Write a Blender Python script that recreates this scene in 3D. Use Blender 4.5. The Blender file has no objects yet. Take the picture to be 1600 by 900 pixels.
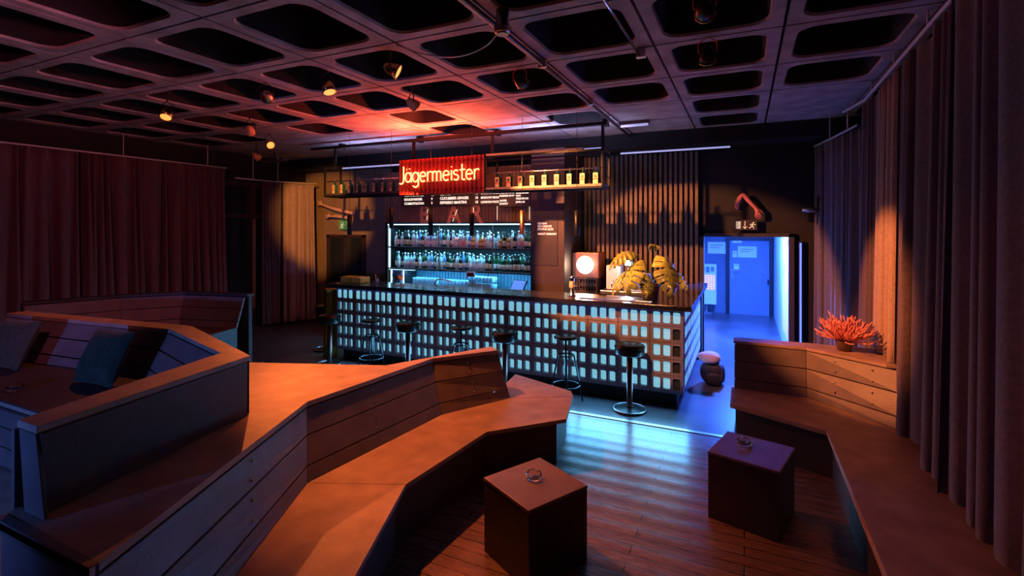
import bpy, math, random
from mathutils import Vector, Matrix
random.seed(7)
R = math.radians
scene = bpy.context.scene
COL = scene.collection

# ------------------------------------------------------------ camera
cam_d = bpy.data.cameras.new('camera'); cam = bpy.data.objects.new('camera', cam_d); COL.objects.link(cam)
YAW = math.atan(363/777.0)
cam.location = (0, 0, 2.2); cam.rotation_euler = (R(90), 0, YAW)
cam_d.sensor_width = 36; cam_d.lens = 777.0/1600*36; cam_d.shift_y = -(450-355)/1600.0
cam_d.clip_start = .05
scene.camera = cam

# ------------------------------------------------------------ world, exposure
w = bpy.data.worlds.new('world'); scene.world = w; w.use_nodes = True
w.node_tree.nodes['Background'].inputs[0].default_value = (.05, .035, .12, 1)
w.node_tree.nodes['Background'].inputs[1].default_value = .0
scene.view_settings.view_transform = 'Standard'; scene.view_settings.look = 'None'
scene.view_settings.gamma = 1; scene.view_settings.use_curve_mapping = False
scene.view_settings.exposure = 0

ORANGE = (1, .19, .04); BLUE = (.05, .17, 1); CYAN = (.2, .68, 1); LILAC = (.5, .5, 1); PURPLE = (.75, .22, .62)

def lamp(name, kind, loc, energy, color, target=None, size=.05, cone=60, blend=.15, size_y=None):
    d = bpy.data.lights.new(name, kind); o = bpy.data.objects.new(name, d); COL.objects.link(o)
    o.location = loc; d.energy = energy; d.color = color
    if kind == 'AREA':
        d.size = size
        if size_y: d.shape = 'RECTANGLE'; d.size_y = size_y
    else: d.shadow_soft_size = size
    if kind == 'SPOT': d.spot_size = R(cone); d.spot_blend = blend
    if target is not None:
        o.rotation_euler = (Vector(target)-Vector(loc)).to_track_quat('-Z', 'Y').to_euler()
    return o

# stage lights (each sits at the front of a fixture built further down, except the last)
SPOTS = [
 # position of fixture, target, energy, colour, cone, blend
 ((-7.3, 5.9, 3.62), (-1.6, 3.6, .2), 760, ORANGE, 52, 1),
 ((-3.55, 4.8, 3.66), (-1.35, 8.2, 1.2), 1900, (1, .3, .09), 50, .25),
 ((-2.94, 3.66, 3.66), (1.2, 6.05, 1.3), 1900, (1, .24, .065), 25, .5),
 ((-4.79, 3.83, 3.66), (-9.05, 8.9, 2.38), 1300, (1, .33, .06), 23, .5),
 ((-3.89, 3.84, 3.66), (-2.65, 3.72, .6), 600, ORANGE, 62, .75),
 ((-6.47, 3.77, 3.62), (-5.6, 2.6, 1.2), 60, ORANGE, 90, .6),
 ((-1.62, 3.3, 3.58), (-.85, 6.4, 1.2), 420, (1, .34, .1), 22, .15),
 ((-.28, 4.47, 3.66), (-.42, 7.55, .3), 420, (1, .3, .2), 15, .3),
 ((-2.94, 3.66, 3.6), (-3.1, 7.0, 3.0), 280, (1, .32, .09), 25, .3),  # added spot that brightens the rack bottles, without its own fixture
]
for i, (p, t, e, c, cone, bl) in enumerate(SPOTS):
    if e:
        q = Vector(p)+(Vector(t)-Vector(p)).normalized()*.10
        lamp('spot_light', 'SPOT', q, e, c, t, .035, cone, bl)
# unseen wash and fill lamps, then the hallway lamps
lamp('blue_wash_light', 'SPOT', (-4.2, -2.1, 1.55), 330, (.11, .24, 1), (-4.4, 2.1, 1.05), .06, 62, .6)
lamp('curtain_fill_light', 'SPOT', (-2.6, -.9, 3.4), 34, (.55, .22, .8), (1.9, 3.2, 1.9), .1, 62, .6)  # added purple fill for the right-hand curtains
lamp('curtain_fill_light', 'SPOT', (-2.5, .2, 3.3), 230, (.85, .16, .24), (-9.6, 3.6, 2.2), .1, 62, .6)  # added red fill for the left curtains, without a fixture
lamp('hallway_light', 'AREA', (.1, 12.3, 2.6), 60, (.035, .13, 1), (.1, 12.3, 0), .5)
lamp('hallway_light', 'AREA', (.05, 10.2, 2.6), 1150, (.04, .15, 1), (.05, 9.9, 0), .3)

# ------------------------------------------------------------ materials
def mat(name, col, rough=.6, metal=0., emit=None, es=0., trans=0., noise=0., nscale=8., bump=0., bscale=60., sheen=0., spec=None, ior=None, coat=0):
    m = bpy.data.materials.new(name); m.use_nodes = True
    nt = m.node_tree; b = nt.nodes['Principled BSDF']
    b.inputs['Base Color'].default_value = (*col, 1); b.inputs['Roughness'].default_value = rough
    b.inputs['Metallic'].default_value = metal
    if emit: b.inputs['Emission Color'].default_value = (*emit, 1); b.inputs['Emission Strength'].default_value = es
    if trans: b.inputs['Transmission Weight'].default_value = trans
    if sheen: b.inputs['Sheen Weight'].default_value = sheen; b.inputs['Sheen Roughness'].default_value = .4
    if spec is not None: b.inputs['Specular IOR Level'].default_value = spec
    if ior: b.inputs['IOR'].default_value = ior
    if coat: b.inputs['Coat Weight'].default_value = coat
    if noise or bump:
        tc = nt.nodes.new('ShaderNodeTexCoord')
    if noise:
        n = nt.nodes.new('ShaderNodeTexNoise'); n.inputs['Scale'].default_value = nscale; n.inputs['Detail'].default_value = 6
        nt.links.new(tc.outputs['Object'], n.inputs['Vector'])
        r = nt.nodes.new('ShaderNodeValToRGB')
        r.color_ramp.elements[0].position = .3; r.color_ramp.elements[1].position = .7
        r.color_ramp.elements[0].color = (*[c*(1-noise) for c in col], 1)
        r.color_ramp.elements[1].color = (*[min(1, c*(1+noise)) for c in col], 1)
        nt.links.new(n.outputs['Fac'], r.inputs['Fac']); nt.links.new(r.outputs['Color'], b.inputs['Base Color'])
    if bump:
        n2 = nt.nodes.new('ShaderNodeTexNoise'); n2.inputs['Scale'].default_value = bscale; n2.inputs['Detail'].default_value = 4
        nt.links.new(tc.outputs['Object'], n2.inputs['Vector'])
        bp = nt.nodes.new('ShaderNodeBump'); bp.inputs['Strength'].default_value = bump; bp.inputs['Distance'].default_value = .01
        nt.links.new(n2.outputs['Fac'], bp.inputs['Height']); nt.links.new(bp.outputs['Normal'], b.inputs['Normal'])
    return m

M = {}
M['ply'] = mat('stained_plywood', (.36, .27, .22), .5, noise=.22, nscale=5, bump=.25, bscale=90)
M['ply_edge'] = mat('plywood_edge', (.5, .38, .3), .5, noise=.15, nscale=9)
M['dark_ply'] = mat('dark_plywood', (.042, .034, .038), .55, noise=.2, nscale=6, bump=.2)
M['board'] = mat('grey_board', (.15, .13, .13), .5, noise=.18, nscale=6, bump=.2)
M['cube'] = mat('cube_board', (.22, .16, .15), .42, noise=.15, nscale=9, bump=.1)
M['concrete'] = mat('concrete', (.34, .31, .31), .8, noise=.28, nscale=4, bump=.7, bscale=22)
M['coffer'] = mat('black_panel_and_shade', (.012, .011, .012), .95, noise=.2)  # black panels; shade on the concrete coffer sides is in this colour too
M['black'] = mat('black_paint', (.012, .012, .014), .5)
M['black_metal'] = mat('black_metal', (.02, .02, .022), .35, .6)
M['wall'] = mat('dark_wall', (.012, .011, .013), .75, noise=.25, nscale=3, bump=.2)
M['wall_tan'] = mat('painted_wall', (.30, .24, .16), .7, noise=.12, nscale=3)
M['column'] = mat('column_paint', (.05, .032, .04), .5, noise=.15, nscale=3)
M['slat'] = mat('slat_wood', (.17, .12, .09), .6, noise=.2, nscale=12)
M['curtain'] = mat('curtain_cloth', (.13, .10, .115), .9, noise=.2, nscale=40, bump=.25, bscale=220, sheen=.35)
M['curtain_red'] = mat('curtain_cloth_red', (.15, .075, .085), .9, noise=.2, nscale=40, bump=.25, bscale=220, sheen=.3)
M['curtain_lit'] = mat('curtain_cloth_lit', (.42, .33, .27), .9, noise=.15, nscale=40, bump=.25, bscale=220, sheen=.3)  # paler copy of the curtain cloth, with the spotlit look in its colour
M['steel'] = mat('steel', (.6, .6, .62), .3, 1)
M['chrome'] = mat('chrome', (.8, .8, .82), .12, 1)
M['gold'] = mat('gold_foil', (.75, .5, .08), .28, 1, noise=.15, bump=.4, bscale=25)
M['yellow'] = mat('yellow_acrylic', (.75, .5, .06), .3)
M['counter'] = mat('granite_black', (.02, .018, .02), .18, noise=.5, nscale=120, coat=.3)
M['block'] = mat('block_concrete', (.34, .29, .37), .75, noise=.2, nscale=14, bump=.5, bscale=70)
M['glow'] = mat('glass_insert_lit', (.3, .5, .55), .25, emit=(.19, .52, .66), es=.9)
M['dull_glass'] = mat('unlit_glass_insert', (.05, .07, .08), .15)
M['led'] = mat('led_strip', (.8, .9, 1), .4, emit=(.4, .72, 1), es=3)
M['led_blue'] = mat('led_blue', (.2, .3, 1), .4, emit=(.04, .13, 1), es=2.2)
M['tube_lilac'] = mat('tube_lilac', (.7, .7, .9), .3, emit=(.42, .45, .9), es=.75)
M['neon'] = mat('neon_tube', (1, .5, .2), .3, emit=(1, .36, .1), es=6)
M['red_sheet'] = mat('red_corrugated_sheet', (.42, .05, .03), .45)
M['leather'] = mat('black_vinyl', (.012, .013, .014), .3, spec=.35, bump=.15, bscale=60)
M['velvet'] = mat('green_velvet', (.035, .05, .03), .85, noise=.3, nscale=30, bump=.4, bscale=40, sheen=.15)
M['glass'] = mat('clear_glass', (.95, .97, 1), .03, trans=1, ior=1.48)
M['glass_thin'] = mat('window_glass', (.02, .03, .035), .04, spec=.9)
M['white'] = mat('white_plastic', (.75, .75, .76), .4)
M['pinkish'] = mat('off_white_casing', (.7, .6, .58), .4)
M['paper'] = mat('white_paper', (.8, .8, .82), .7)
M['door'] = mat('door_paint', (.17, .2, .27), .4, noise=.06)
M['hall'] = mat('hall_paint', (.11, .13, .17), .7, noise=.1, nscale=2)
M['hall_white'] = mat('hall_white_paint', (.75, .75, .8), .6, noise=.08, nscale=2)
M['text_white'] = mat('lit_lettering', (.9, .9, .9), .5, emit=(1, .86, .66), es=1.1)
M['text_pink'] = mat('white_lettering', (.9, .8, .8), .5, emit=(1, .72, .72), es=.55)
M['text_black'] = mat('black_lettering', (.02, .02, .02), .5)
M['text_red'] = mat('rust_letter_paint', (.6, .3, .18), .5, noise=.15)
M['menu'] = mat('menu_board', (.05, .04, .04), .35)
M['terracotta'] = mat('brown_pot', (.12, .07, .06), .4)
M['leaf'] = mat('monstera_leaf', (.34, .36, .07), .25, noise=.3, nscale=14, coat=.2)
M['stem'] = mat('green_stem', (.2, .26, .08), .5)
M['heather'] = mat('heather_sprigs', (.85, .34, .3), .7, noise=.2, nscale=40)
M['skin'] = mat('pale_mannequin', (.8, .55, .48), .45)
M['skin_red'] = mat('red_mannequin', (.5, .16, .16), .5)
M['sign_green'] = mat('exit_sign_green', (.05, .35, .12), .4, emit=(.25, .42, .1), es=.25)
M['sign_white'] = mat('exit_sign_white', (.8, .8, .7), .4, emit=(.8, .75, .4), es=.35)
M['disc'] = mat('lamp_disc', (1, 1, .9), .4, emit=(1, .83, .55), es=9)
M['lens'] = mat('spot_lens', (1, .6, .2), .2, emit=(1, .33, .06), es=1.6)
M['brass'] = mat('spot_reflector', (.75, .48, .2), .25, 1)
M['dome'] = mat('spot_dome', (.8, .42, .16), .5, emit=(1, .22, .02), es=.0)
M['screen'] = mat('tablet_screen', (.1, .2, .5), .2, emit=(.1, .25, .85), es=.9)
M['copper'] = mat('copper', (.55, .25, .13), .35, 1)
M['fabric_pink'] = mat('pink_cloth', (.62, .42, .42), .9, noise=.15, bump=.3)
M['fabric_black'] = mat('black_nylon', (.02, .018, .022), .6, bump=.3)
M['g_clear'] = mat('bottle_clear', (.45, .62, .7), .06, spec=.8, coat=.5)
M['g_green'] = mat('bottle_green', (.012, .09, .04), .08, spec=.8, coat=.5)
M['g_dark'] = mat('bottle_dark', (.012, .015, .012), .08, spec=.8, coat=.5)
M['g_amber'] = mat('bottle_amber', (.36, .14, .03), .08, spec=.8, coat=.5)
M['g_blue'] = mat('bottle_blue', (.12, .35, .75), .08, spec=.8, coat=.5)
M['label_white'] = mat('label_white', (.75, .75, .72), .6)
M['label_cream'] = mat('label_cream', (.7, .55, .33), .6)
M['label_pink'] = mat('label_pink', (.75, .25, .28), .6)
M['label_orange'] = mat('label_orange', (.9, .62, .35), .6)
M['label_red'] = mat('label_red', (.7, .06, .03), .6)
M['cap'] = mat('cap_black', (.05, .05, .05), .4)
M['cap_silver'] = mat('cap_silver', (.7, .7, .72), .3, 1)
M['drink'] = mat('orange_drink', (.9, .2, .05), .2, emit=(1, .2, .03), es=.25)  # emission gives the drink its glow
M['magenta'] = mat('magenta_napkins', (.6, .05, .35), .6)
M['blue_corr'] = mat('backsplash_corrugated', (.10, .2, .27), .4)
M['keys'] = mat('vending_keys', (.8, .5, .2), .5, emit=(1, .42, .12), es=.9)

M['pull_emissive'] = mat('emissive_door_pull', (.9, .8, .7), .4, emit=(1, .75, .5), es=.7)
M['shelf_back'] = mat('shelf_back', (.015, .014, .016), .5)
def plank_mat():
    m = bpy.data.materials.new('floor_planks'); m.use_nodes = True; nt = m.node_tree; b = nt.nodes['Principled BSDF']
    tc = nt.nodes.new('ShaderNodeTexCoord'); br = nt.nodes.new('ShaderNodeTexBrick')
    br.inputs['Scale'].default_value = 1; br.inputs['Brick Width'].default_value = 1.9; br.inputs['Row Height'].default_value = .105
    br.inputs['Mortar Size'].default_value = .004; br.inputs['Color1'].default_value = (.30, .20, .17, 1)
    br.inputs['Color2'].default_value = (.22, .145, .125, 1); br.inputs['Mortar'].default_value = (.012, .01, .01, 1)
    br.offset = .37
    nt.links.new(tc.outputs['Object'], br.inputs['Vector'])
    mp = nt.nodes.new('ShaderNodeMapping'); mp.inputs['Scale'].default_value = (2, 26, 1)
    n = nt.nodes.new('ShaderNodeTexNoise'); n.inputs['Scale'].default_value = 3; n.inputs['Detail'].default_value = 7
    nt.links.new(tc.outputs['Object'], mp.inputs[0]); nt.links.new(mp.outputs[0], n.inputs['Vector'])
    mx = nt.nodes.new('ShaderNodeMix'); mx.data_type = 'RGBA'; mx.blend_type = 'MULTIPLY'; mx.inputs['Factor'].default_value = .55
    nt.links.new(br.outputs['Color'], mx.inputs['A']); nt.links.new(n.outputs['Fac'], mx.inputs['B'])
    nt.links.new(mx.outputs['Result'], b.inputs['Base Color'])
    rr = nt.nodes.new('ShaderNodeMapRange'); rr.inputs['To Min'].default_value = .12; rr.inputs['To Max'].default_value = .42
    b.inputs['Coat Weight'].default_value = .6; b.inputs['Coat Roughness'].default_value = .22
    nt.links.new(n.outputs['Fac'], rr.inputs['Value']); nt.links.new(rr.outputs['Result'], b.inputs['Roughness'])
    # slightly cupped boards: a wave across the boards plus the joints
    wv = nt.nodes.new('ShaderNodeTexWave'); wv.wave_type = 'BANDS'; wv.bands_direction = 'Y'
    wv.inputs['Scale'].default_value = 1/.105/3.1416*.5*2*.5; wv.inputs['Distortion'].default_value = .6
    nt.links.new(tc.outputs['Object'], wv.inputs['Vector'])
    ad = nt.nodes.new('ShaderNodeMath'); ad.operation = 'MULTIPLY_ADD'; ad.inputs[1].default_value = -.6
    nt.links.new(br.outputs['Fac'], ad.inputs[0]); nt.links.new(wv.outputs['Fac'], ad.inputs[2])
    a2 = nt.nodes.new('ShaderNodeMath'); a2.operation = 'MULTIPLY_ADD'; a2.inputs[1].default_value = .35
    nt.links.new(n.outputs['Fac'], a2.inputs[0]); nt.links.new(ad.outputs[0], a2.inputs[2])
    bp = nt.nodes.new('ShaderNodeBump'); bp.inputs['Strength'].default_value = .5; bp.inputs['Distance'].default_value = .006
    nt.links.new(a2.outputs[0], bp.inputs['Height']); nt.links.new(bp.outputs['Normal'], b.inputs['Normal'])
    return m
M['planks'] = plank_mat()
M['vinyl'] = mat('dark_vinyl_floor', (.075, .07, .078), .3, noise=.3, nscale=1.5, bump=.15, bscale=30)

# ------------------------------------------------------------ mesh helpers
class MB:
    def __init__(s): s.v = []; s.f = []; s.sm = []
    def add(s, vs, fs, smooth=False):
        o = len(s.v); s.v += [tuple(p) for p in vs]; s.f += [tuple(i+o for i in f) for f in fs]; s.sm += [smooth]*len(fs); return s
    def box(s, x0, y0, z0, x1, y1, z1, mtx=None):
        vs = [Vector((x, y, z)) for z in (z0, z1) for y in (y0, y1) for x in (x0, x1)]
        if mtx: vs = [mtx@p for p in vs]
        return s.add(vs, [(0, 2, 3, 1), (4, 5, 7, 6), (0, 1, 5, 4), (2, 6, 7, 3), (0, 4, 6, 2), (1, 3, 7, 5)])
    def prism(s, poly, z0, z1):
        n = len(poly)
        a = sum(poly[i][0]*poly[(i+1) % n][1]-poly[(i+1) % n][0]*poly[i][1] for i in range(n))
        if a < 0: poly = poly[::-1]
        vs = [(x, y, z0) for x, y in poly]+[(x, y, z1) for x, y in poly]
        return s.add(vs, [tuple(range(n))[::-1], tuple(range(n, 2*n))]+[(i, (i+1) % n, n+(i+1) % n, n+i) for i in range(n)])
    def loft(s, a, b):  # two equal 3-D loops, closed solid
        n = len(a)
        return s.add(list(a)+list(b), [tuple(range(n))[::-1], tuple(range(n, 2*n))]+[(i, (i+1) % n, n+(i+1) % n, n+i) for i in range(n)])
    def lathe(s, prof, c=(0, 0, 0), n=24, mtx=None, smooth=True):
        vs = []; fs = []
        for r, z in prof:
            for k in range(n):
                a = 2*math.pi*k/n; p = Vector((r*math.cos(a), r*math.sin(a), z))
                if mtx: p = mtx@p
                vs.append((p.x+c[0], p.y+c[1], p.z+c[2]))
        m = len(prof)
        for i in range(m-1):
            for k in range(n):
                fs.append((i*n+k, i*n+(k+1) % n, (i+1)*n+(k+1) % n, (i+1)*n+k))
        fs.append(tuple(range(n))[::-1]); fs.append(tuple((m-1)*n+k for k in range(n)))
        s.add(vs, fs, smooth); s.sm[-1] = s.sm[-2] = False
        return s
    def tube(s, path, r, n=8, closed=False):
        path = [Vector(p) for p in path]; rs = r if isinstance(r, (list, tuple)) else [r]*len(path)
        vs = []; fs = []; m = len(path); up = None
        for i, p in enumerate(path):
            if closed: t = path[(i+1) % m]-path[i-1]
            else: t = path[min(i+1, m-1)]-path[max(i-1, 0)]
            t = t.normalized() if t.length > 1e-9 else Vector((0, 0, 1))
            if up is None: up = t.orthogonal().normalized()
            up = (up-t*up.dot(t)); up = up.normalized() if up.length > 1e-6 else t.orthogonal().normalized()
            q = t.cross(up)
            for k in range(n):
                a = 2*math.pi*k/n; vs.append(p+(up*math.cos(a)+q*math.sin(a))*rs[i])
        for i in range(m if closed else m-1):
            j = (i+1) % m
            for k in range(n): fs.append((i*n+k, i*n+(k+1) % n, j*n+(k+1) % n, j*n+k))
        if not closed: fs.append(tuple(range(n))[::-1]); fs.append(tuple((m-1)*n+k for k in range(n)))
        return s.add(vs, fs, True)
    def build(s, name, m, parent=None, bevel=0, sub=0, solid=0, seg=2):
        off = Vector((0, 0, 0)); q = parent
        while q: off += q.location; q = q.parent
        me = bpy.data.meshes.new(name); me.from_pydata([tuple(Vector(p)-off) for p in s.v], [], s.f)
        me.polygons.foreach_set('use_smooth', s.sm); me.materials.append(m if not isinstance(m, str) else M[m]); me.update()
        o = bpy.data.objects.new(name, me); COL.objects.link(o); o.parent = parent
        if solid: md = o.modifiers.new('s', 'SOLIDIFY'); md.thickness = solid; md.offset = 0
        if bevel: md = o.modifiers.new('b', 'BEVEL'); md.width = bevel; md.segments = seg; md.limit_method = 'ANGLE'; md.angle_limit = R(40)
        if sub: md = o.modifiers.new('u', 'SUBSURF'); md.levels = sub; md.render_levels = sub
        return o
def tag(o, label=None, cat=None, group=None, kind=None):
    if label: o['label'] = label
    if cat: o['category'] = cat
    if group: o['group'] = group
    if kind: o['kind'] = kind
    return o
def thing(name, loc, label, cat, group=None):
    o = bpy.data.objects.new(name, None); COL.objects.link(o); o.location = loc; o.empty_display_size = .1
    return tag(o, label, cat, group)
def struct(o): o['kind'] = 'structure'; return o
def copy_tree(o, parent=None):
    c = o.copy(); COL.objects.link(c); c.parent = parent
    for ch in list(o.children): copy_tree(ch, c)
    return c
def dup(o, loc, label, rz=None, group=None):
    c = copy_tree(o); c.location = loc; c['label'] = label
    if group: c['group'] = group
    if rz is not None: c.rotation_euler.z = rz
    return c
def text(name, s, size, loc, m, parent=None, rot=(R(90), 0, 0), extrude=.002, align='LEFT', bold=0, sx=1):
    cu = bpy.data.curves.new(name, 'FONT'); cu.body = s; cu.size = size; cu.extrude = extrude; cu.align_x = align; cu.offset = bold
    t = bpy.data.objects.new(name, cu); COL.objects.link(t)
    bpy.context.view_layer.update(); dg = bpy.context.evaluated_depsgraph_get()
    me = bpy.data.meshes.new_from_object(t.evaluated_get(dg)); bpy.data.objects.remove(t)
    off = Vector((0, 0, 0)); q = parent
    while q: off += q.location; q = q.parent
    mt = Matrix.Translation(Vector(loc)-off)@__import__('mathutils').Euler(rot).to_matrix().to_4x4()@Matrix.Diagonal((sx, 1, 1, 1))
    me.transform(mt); me.materials.clear(); me.materials.append(M[m])
    o = bpy.data.objects.new(name, me); COL.objects.link(o); o.parent = parent
    return o
def smooth_path(pts, n=6):
    pts = [Vector(p) for p in pts]; out = []
    P = [pts[0]]+pts+[pts[-1]]
    for i in range(1, len(P)-2):
        for k in range(n):
            t = k/n; a, b, c, d = P[i-1], P[i], P[i+1], P[i+2]
            out.append(.5*((2*b)+(c-a)*t+(2*a-5*b+4*c-d)*t*t+(3*b-a-3*c+d)*t**3))
    out.append(pts[-1]); return out
# ------------------------------------------------------------ structure
CEIL = 3.8
struct(MB().box(-10.2, -2.6, -.12, 2.6, 5.66, 0).build('floor', 'planks'))
struct(MB().box(-10.2, 5.66, -.12, 2.6, 14.0, 0).build('floor', 'vinyl'))
struct(MB().box(-6.5, 5.63, -.02, 1.6, 5.69, .008).build('trim_1', 'steel', bevel=.003))
struct(MB().box(-10.2, -2.6, 0, -9.95, 6.7, 4.3).box(-10.2, 8.75, 0, -9.95, 9.3, 4.3).box(-10.2, 6.7, 3.2, -9.95, 8.75, 4.3).build('wall_left', 'wall'))
struct(MB().box(2.1, -2.6, 0, 2.35, 9.3, 4.3).build('wall_right', 'wall'))
struct(MB().box(-10.2, -2.6, 0, 2.35, -2.4, 4.3).build('wall_front', 'wall'))
struct(MB().box(-7.3, 9.1, 0, -.64, 9.3, 4.3).box(.66, 9.1, 0, 2.35, 9.3, 4.3).box(-.64, 9.1, 2.06, .66, 9.3, 4.3).build('wall_back', 'wall'))
struct(MB().box(-10.2, 9.1, 0, -7.3, 9.3, 4.3).build('wall_back_left', 'wall_tan'))
# hallway beyond the doorway
struct(MB().box(-1.6, 13.85, 0, 1.1, 14.0, 2.75).build('wall_hall_end', 'hall'))
struct(MB().box(-1.6, 9.3, 0, -1.45, 13.85, 2.75).build('wall_hall_left', 'hall'))
struct(MB().box(.66, 9.3, 0, .8, 13.85, 2.75).build('wall_hall_right', 'hall_white'))
struct(MB().box(-1.6, 9.3, 2.7, .8, 14.0, 2.8).build('wall_hall_top', 'hall'))
f = struct(MB().box(-.70, 9.02, 0, -.62, 9.12, 2.10).box(.64, 9.02, 0, .72, 9.12, 2.10).box(-.70, 9.02, 2.04, .72, 9.12, 2.10).build('door_2', 'dark_ply', bevel=.005))
d = struct(MB().box(-.34, 13.80, 0, .56, 13.85, 1.86).build('door_1', 'door', bevel=.004))
MB().box(-.42, 13.78, 0, -.34, 13.86, 1.94).box(.56, 13.78, 0, .64, 13.86, 1.94).box(-.34, 13.78, 1.86, .56, 13.86, 1.94).build('door_frame', 'black', d, bevel=.004)
MB().box(-.30, 13.785, .92, -.25, 13.80, 1.14).tube([(-.275, 13.79, 1.08), (-.275, 13.73, 1.08), (-.14, 13.73, 1.08)], .011).build('door_handle', 'steel', d)
MB().box(-.28, 13.76, 1.80, -.06, 13.80, 1.86).build('door_closer', 'white', d, bevel=.005)
MB().tube([(.53, 13.79, .9), (.53, 13.74, .9), (.53, 13.74, .8)], .014).build('latch', 'black_metal', d)

# waffle ceiling
def rrect(cx, cy, hx, hy, r, n=5):
    out = []
    for ci, (sx, sy) in enumerate(((1, 1), (-1, 1), (-1, -1), (1, -1))):
        for k in range(n+1):
            a = R(90)*ci+R(90)*k/n
            out.append((cx+sx*(hx-r)+r*math.cos(a), cy+sy*(hy-r)+r*math.sin(a)))
    return out
rib = MB(); cof = MB()
blank = {(-1, 3), (-1, 4), (-3, 2), (-5, 2), (-7, 2), (1, 3), (1, 4), (-3, 3)}
PX, PY, X0, Y0 = 1.01, 1.03, -.72, 3.47
for i in range(-10, 4):
    for j in range(-6, 6):
        x0 = X0+i*PX; x1 = x0+PX; y0 = Y0+j*PY; y1 = y0+PY
        if x0 > 2.2 or x1 < -10.1: continue
        g = .012; a0, a1, b0, b1 = x0+g, x1-g, y0+g, y1-g
        rib.add([(a0, b0, CEIL), (a1, b0, CEIL), (a1, b1, CEIL), (a0, b1, CEIL), (a0, b0, CEIL+.05), (a1, b0, CEIL+.05), (a1, b1, CEIL+.05), (a0, b1, CEIL+.05)],
                [(0, 4, 5, 1), (1, 5, 6, 2), (2, 6, 7, 3), (3, 7, 4, 0)])
        if (i, j) in blank or (j >= 4 and i < 0) or (j >= 3 and i <= -5):
            rib.add([(a0, b0, CEIL), (a1, b0, CEIL), (a1, b1, CEIL), (a0, b1, CEIL)], [(0, 1, 2, 3)]); continue
        cx, cy = (x0+x1)/2, (y0+y1)/2
        n = 5; hx, hy = PX/2-.105, PY/2-.105
        L = [(rrect(cx, cy, hx, hy, .15, n), CEIL), (rrect(cx, cy, hx-.012, hy-.012, .145, n), CEIL+.02), (rrect(cx, cy, hx-.07, hy-.07, .12, n), CEIL+.34)]
        N = len(L[0][0]); vs = [(x, y, z) for lp, z in L for x, y in lp]; base = len(vs)
        vs += [(a1, b1, CEIL), (a0, b1, CEIL), (a0, b0, CEIL), (a1, b0, CEIL)]
        fs = []
        for l in range(1):
            for k in range(N): fs.append((l*N+k, l*N+(k+1) % N, (l+1)*N+(k+1) % N, (l+1)*N+k))
        for c in range(4):
            for k in range(n): fs.append((base+c, c*(n+1)+k+1, c*(n+1)+k))
            e = c*(n+1)+n; nx = (e+1) % N
            fs.append((base+c, base+(c+1) % 4, nx, e))
        rib.add(vs, fs)
        top = [(x, y, z+.0) for x, y in L[2][0] for z in (L[2][1],)]
        cof.add([(x, y, z) for lp, z in L[1:] for x, y in lp], [(k, (k+1) % N, N+(k+1) % N, N+k) for k in range(N)]+[tuple(range(N, 2*N))])
ce = struct(rib.build('ceiling', 'concrete'))
cof.build('coffer_inside', 'coffer', ce)
MB().box(-10.2, -2.6, CEIL+.05, 2.35, 9.3, CEIL+.06) and None
struct(MB().box(-10.2, -2.6, 4.28, 2.35, 9.3, 4.34).build('ceiling_slab', 'coffer'))
struct(MB().box(-10.0, 8.55, 3.55, 2.2, 9.1, 3.82).build('trim_2', 'wall'))

# curtains and rails
def drape(name, path, ztop, zbot, folds, amp, m, label, cat='curtain', group=None, seed=1, spread=.25, lean=None, rings=True, nz=14):
    rnd = random.Random(seed); path = [Vector((*p, 0)) for p in path]
    seg = [(path[i+1]-path[i]).length for i in range(len(path)-1)]; Lt = sum(seg)
    def P(t):
        d = t*Lt
        for i, l in enumerate(seg):
            if d <= l or i == len(seg)-1:
                u = d/l; return path[i].lerp(path[i+1], u), (path[i+1]-path[i]).normalized()
            d -= l
    nu = folds*10; ph = [0]
    wd = [rnd.choice((.4, .6, .9, 1.3, 2.0))*rnd.uniform(.8, 1.2) for _ in range(folds)]; s = sum(wd)
    amps = [rnd.uniform(.3, 1.5) for _ in range(folds+1)]; drift = [rnd.uniform(-1, 1) for _ in range(folds+1)]
    vs = []; edge = []; acc = 0
    for w_ in wd: edge.append(acc/s); acc += w_
    edge.append(1)
    for iz in range(nz+1):
        v = iz/nz
        for iu in range(nu+1):
            k = min(iu//10, folds-1); u = (iu-k*10)/10
            t = edge[k]+(edge[k+1]-edge[k])*u
            A = (amps[k]*(1-u)+amps[k+1]*u)*amp*(.55+.45*v+spread*v)
            dr = (drift[k]*(1-u)+drift[k+1]*u)*.02*v
            t2 = min(1, max(0, t+dr/Lt*2.2))
            p, d = P(t2); nrm = Vector((-d.y, d.x, 0))
            c = math.cos(2*math.pi*u); off = A*(c*abs(c)**-.25 if abs(c) > .02 else 0)
            zb = zbot(t) if callable(zbot) else zbot
            z = ztop+(zb-ztop)*v
            q = p+nrm*off+d*A*.35*math.sin(4*math.pi*u)*v
            if lean: q += Vector(lean)*v*v
            vs.append((q.x, q.y, z))
    W = nu+1
    fs = [(iz*W+iu, iz*W+iu+1, (iz+1)*W+iu+1, (iz+1)*W+iu) for iz in range(nz) for iu in range(nu)]
    o = MB().add(vs, fs, True).build(name, m, solid=.006)
    return tag(o, label, cat, group)
def rail(path, z, hangers, label, r=.015, top=CEIL, m='white'):
    root = thing('curtain_rail', (*path[0], z), label, 'curtain rail')
    MB().tube([(x, y, z) for x, y in path], r).build('rod', m, root)
    for x, y in hangers: MB().tube([(x, y, z), (x, y, top)], .008, 6).build('hanger', m, root)
rail([(-9.55, -.5), (-9.58, 4.9), (-9.6, 6.75)], 3.41, [(-9.56, 3.0), (-9.58, 4.87), (-9.6, 6.35)], 'thin red-lit curtain rail hung from the ceiling above the long left curtain')
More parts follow.
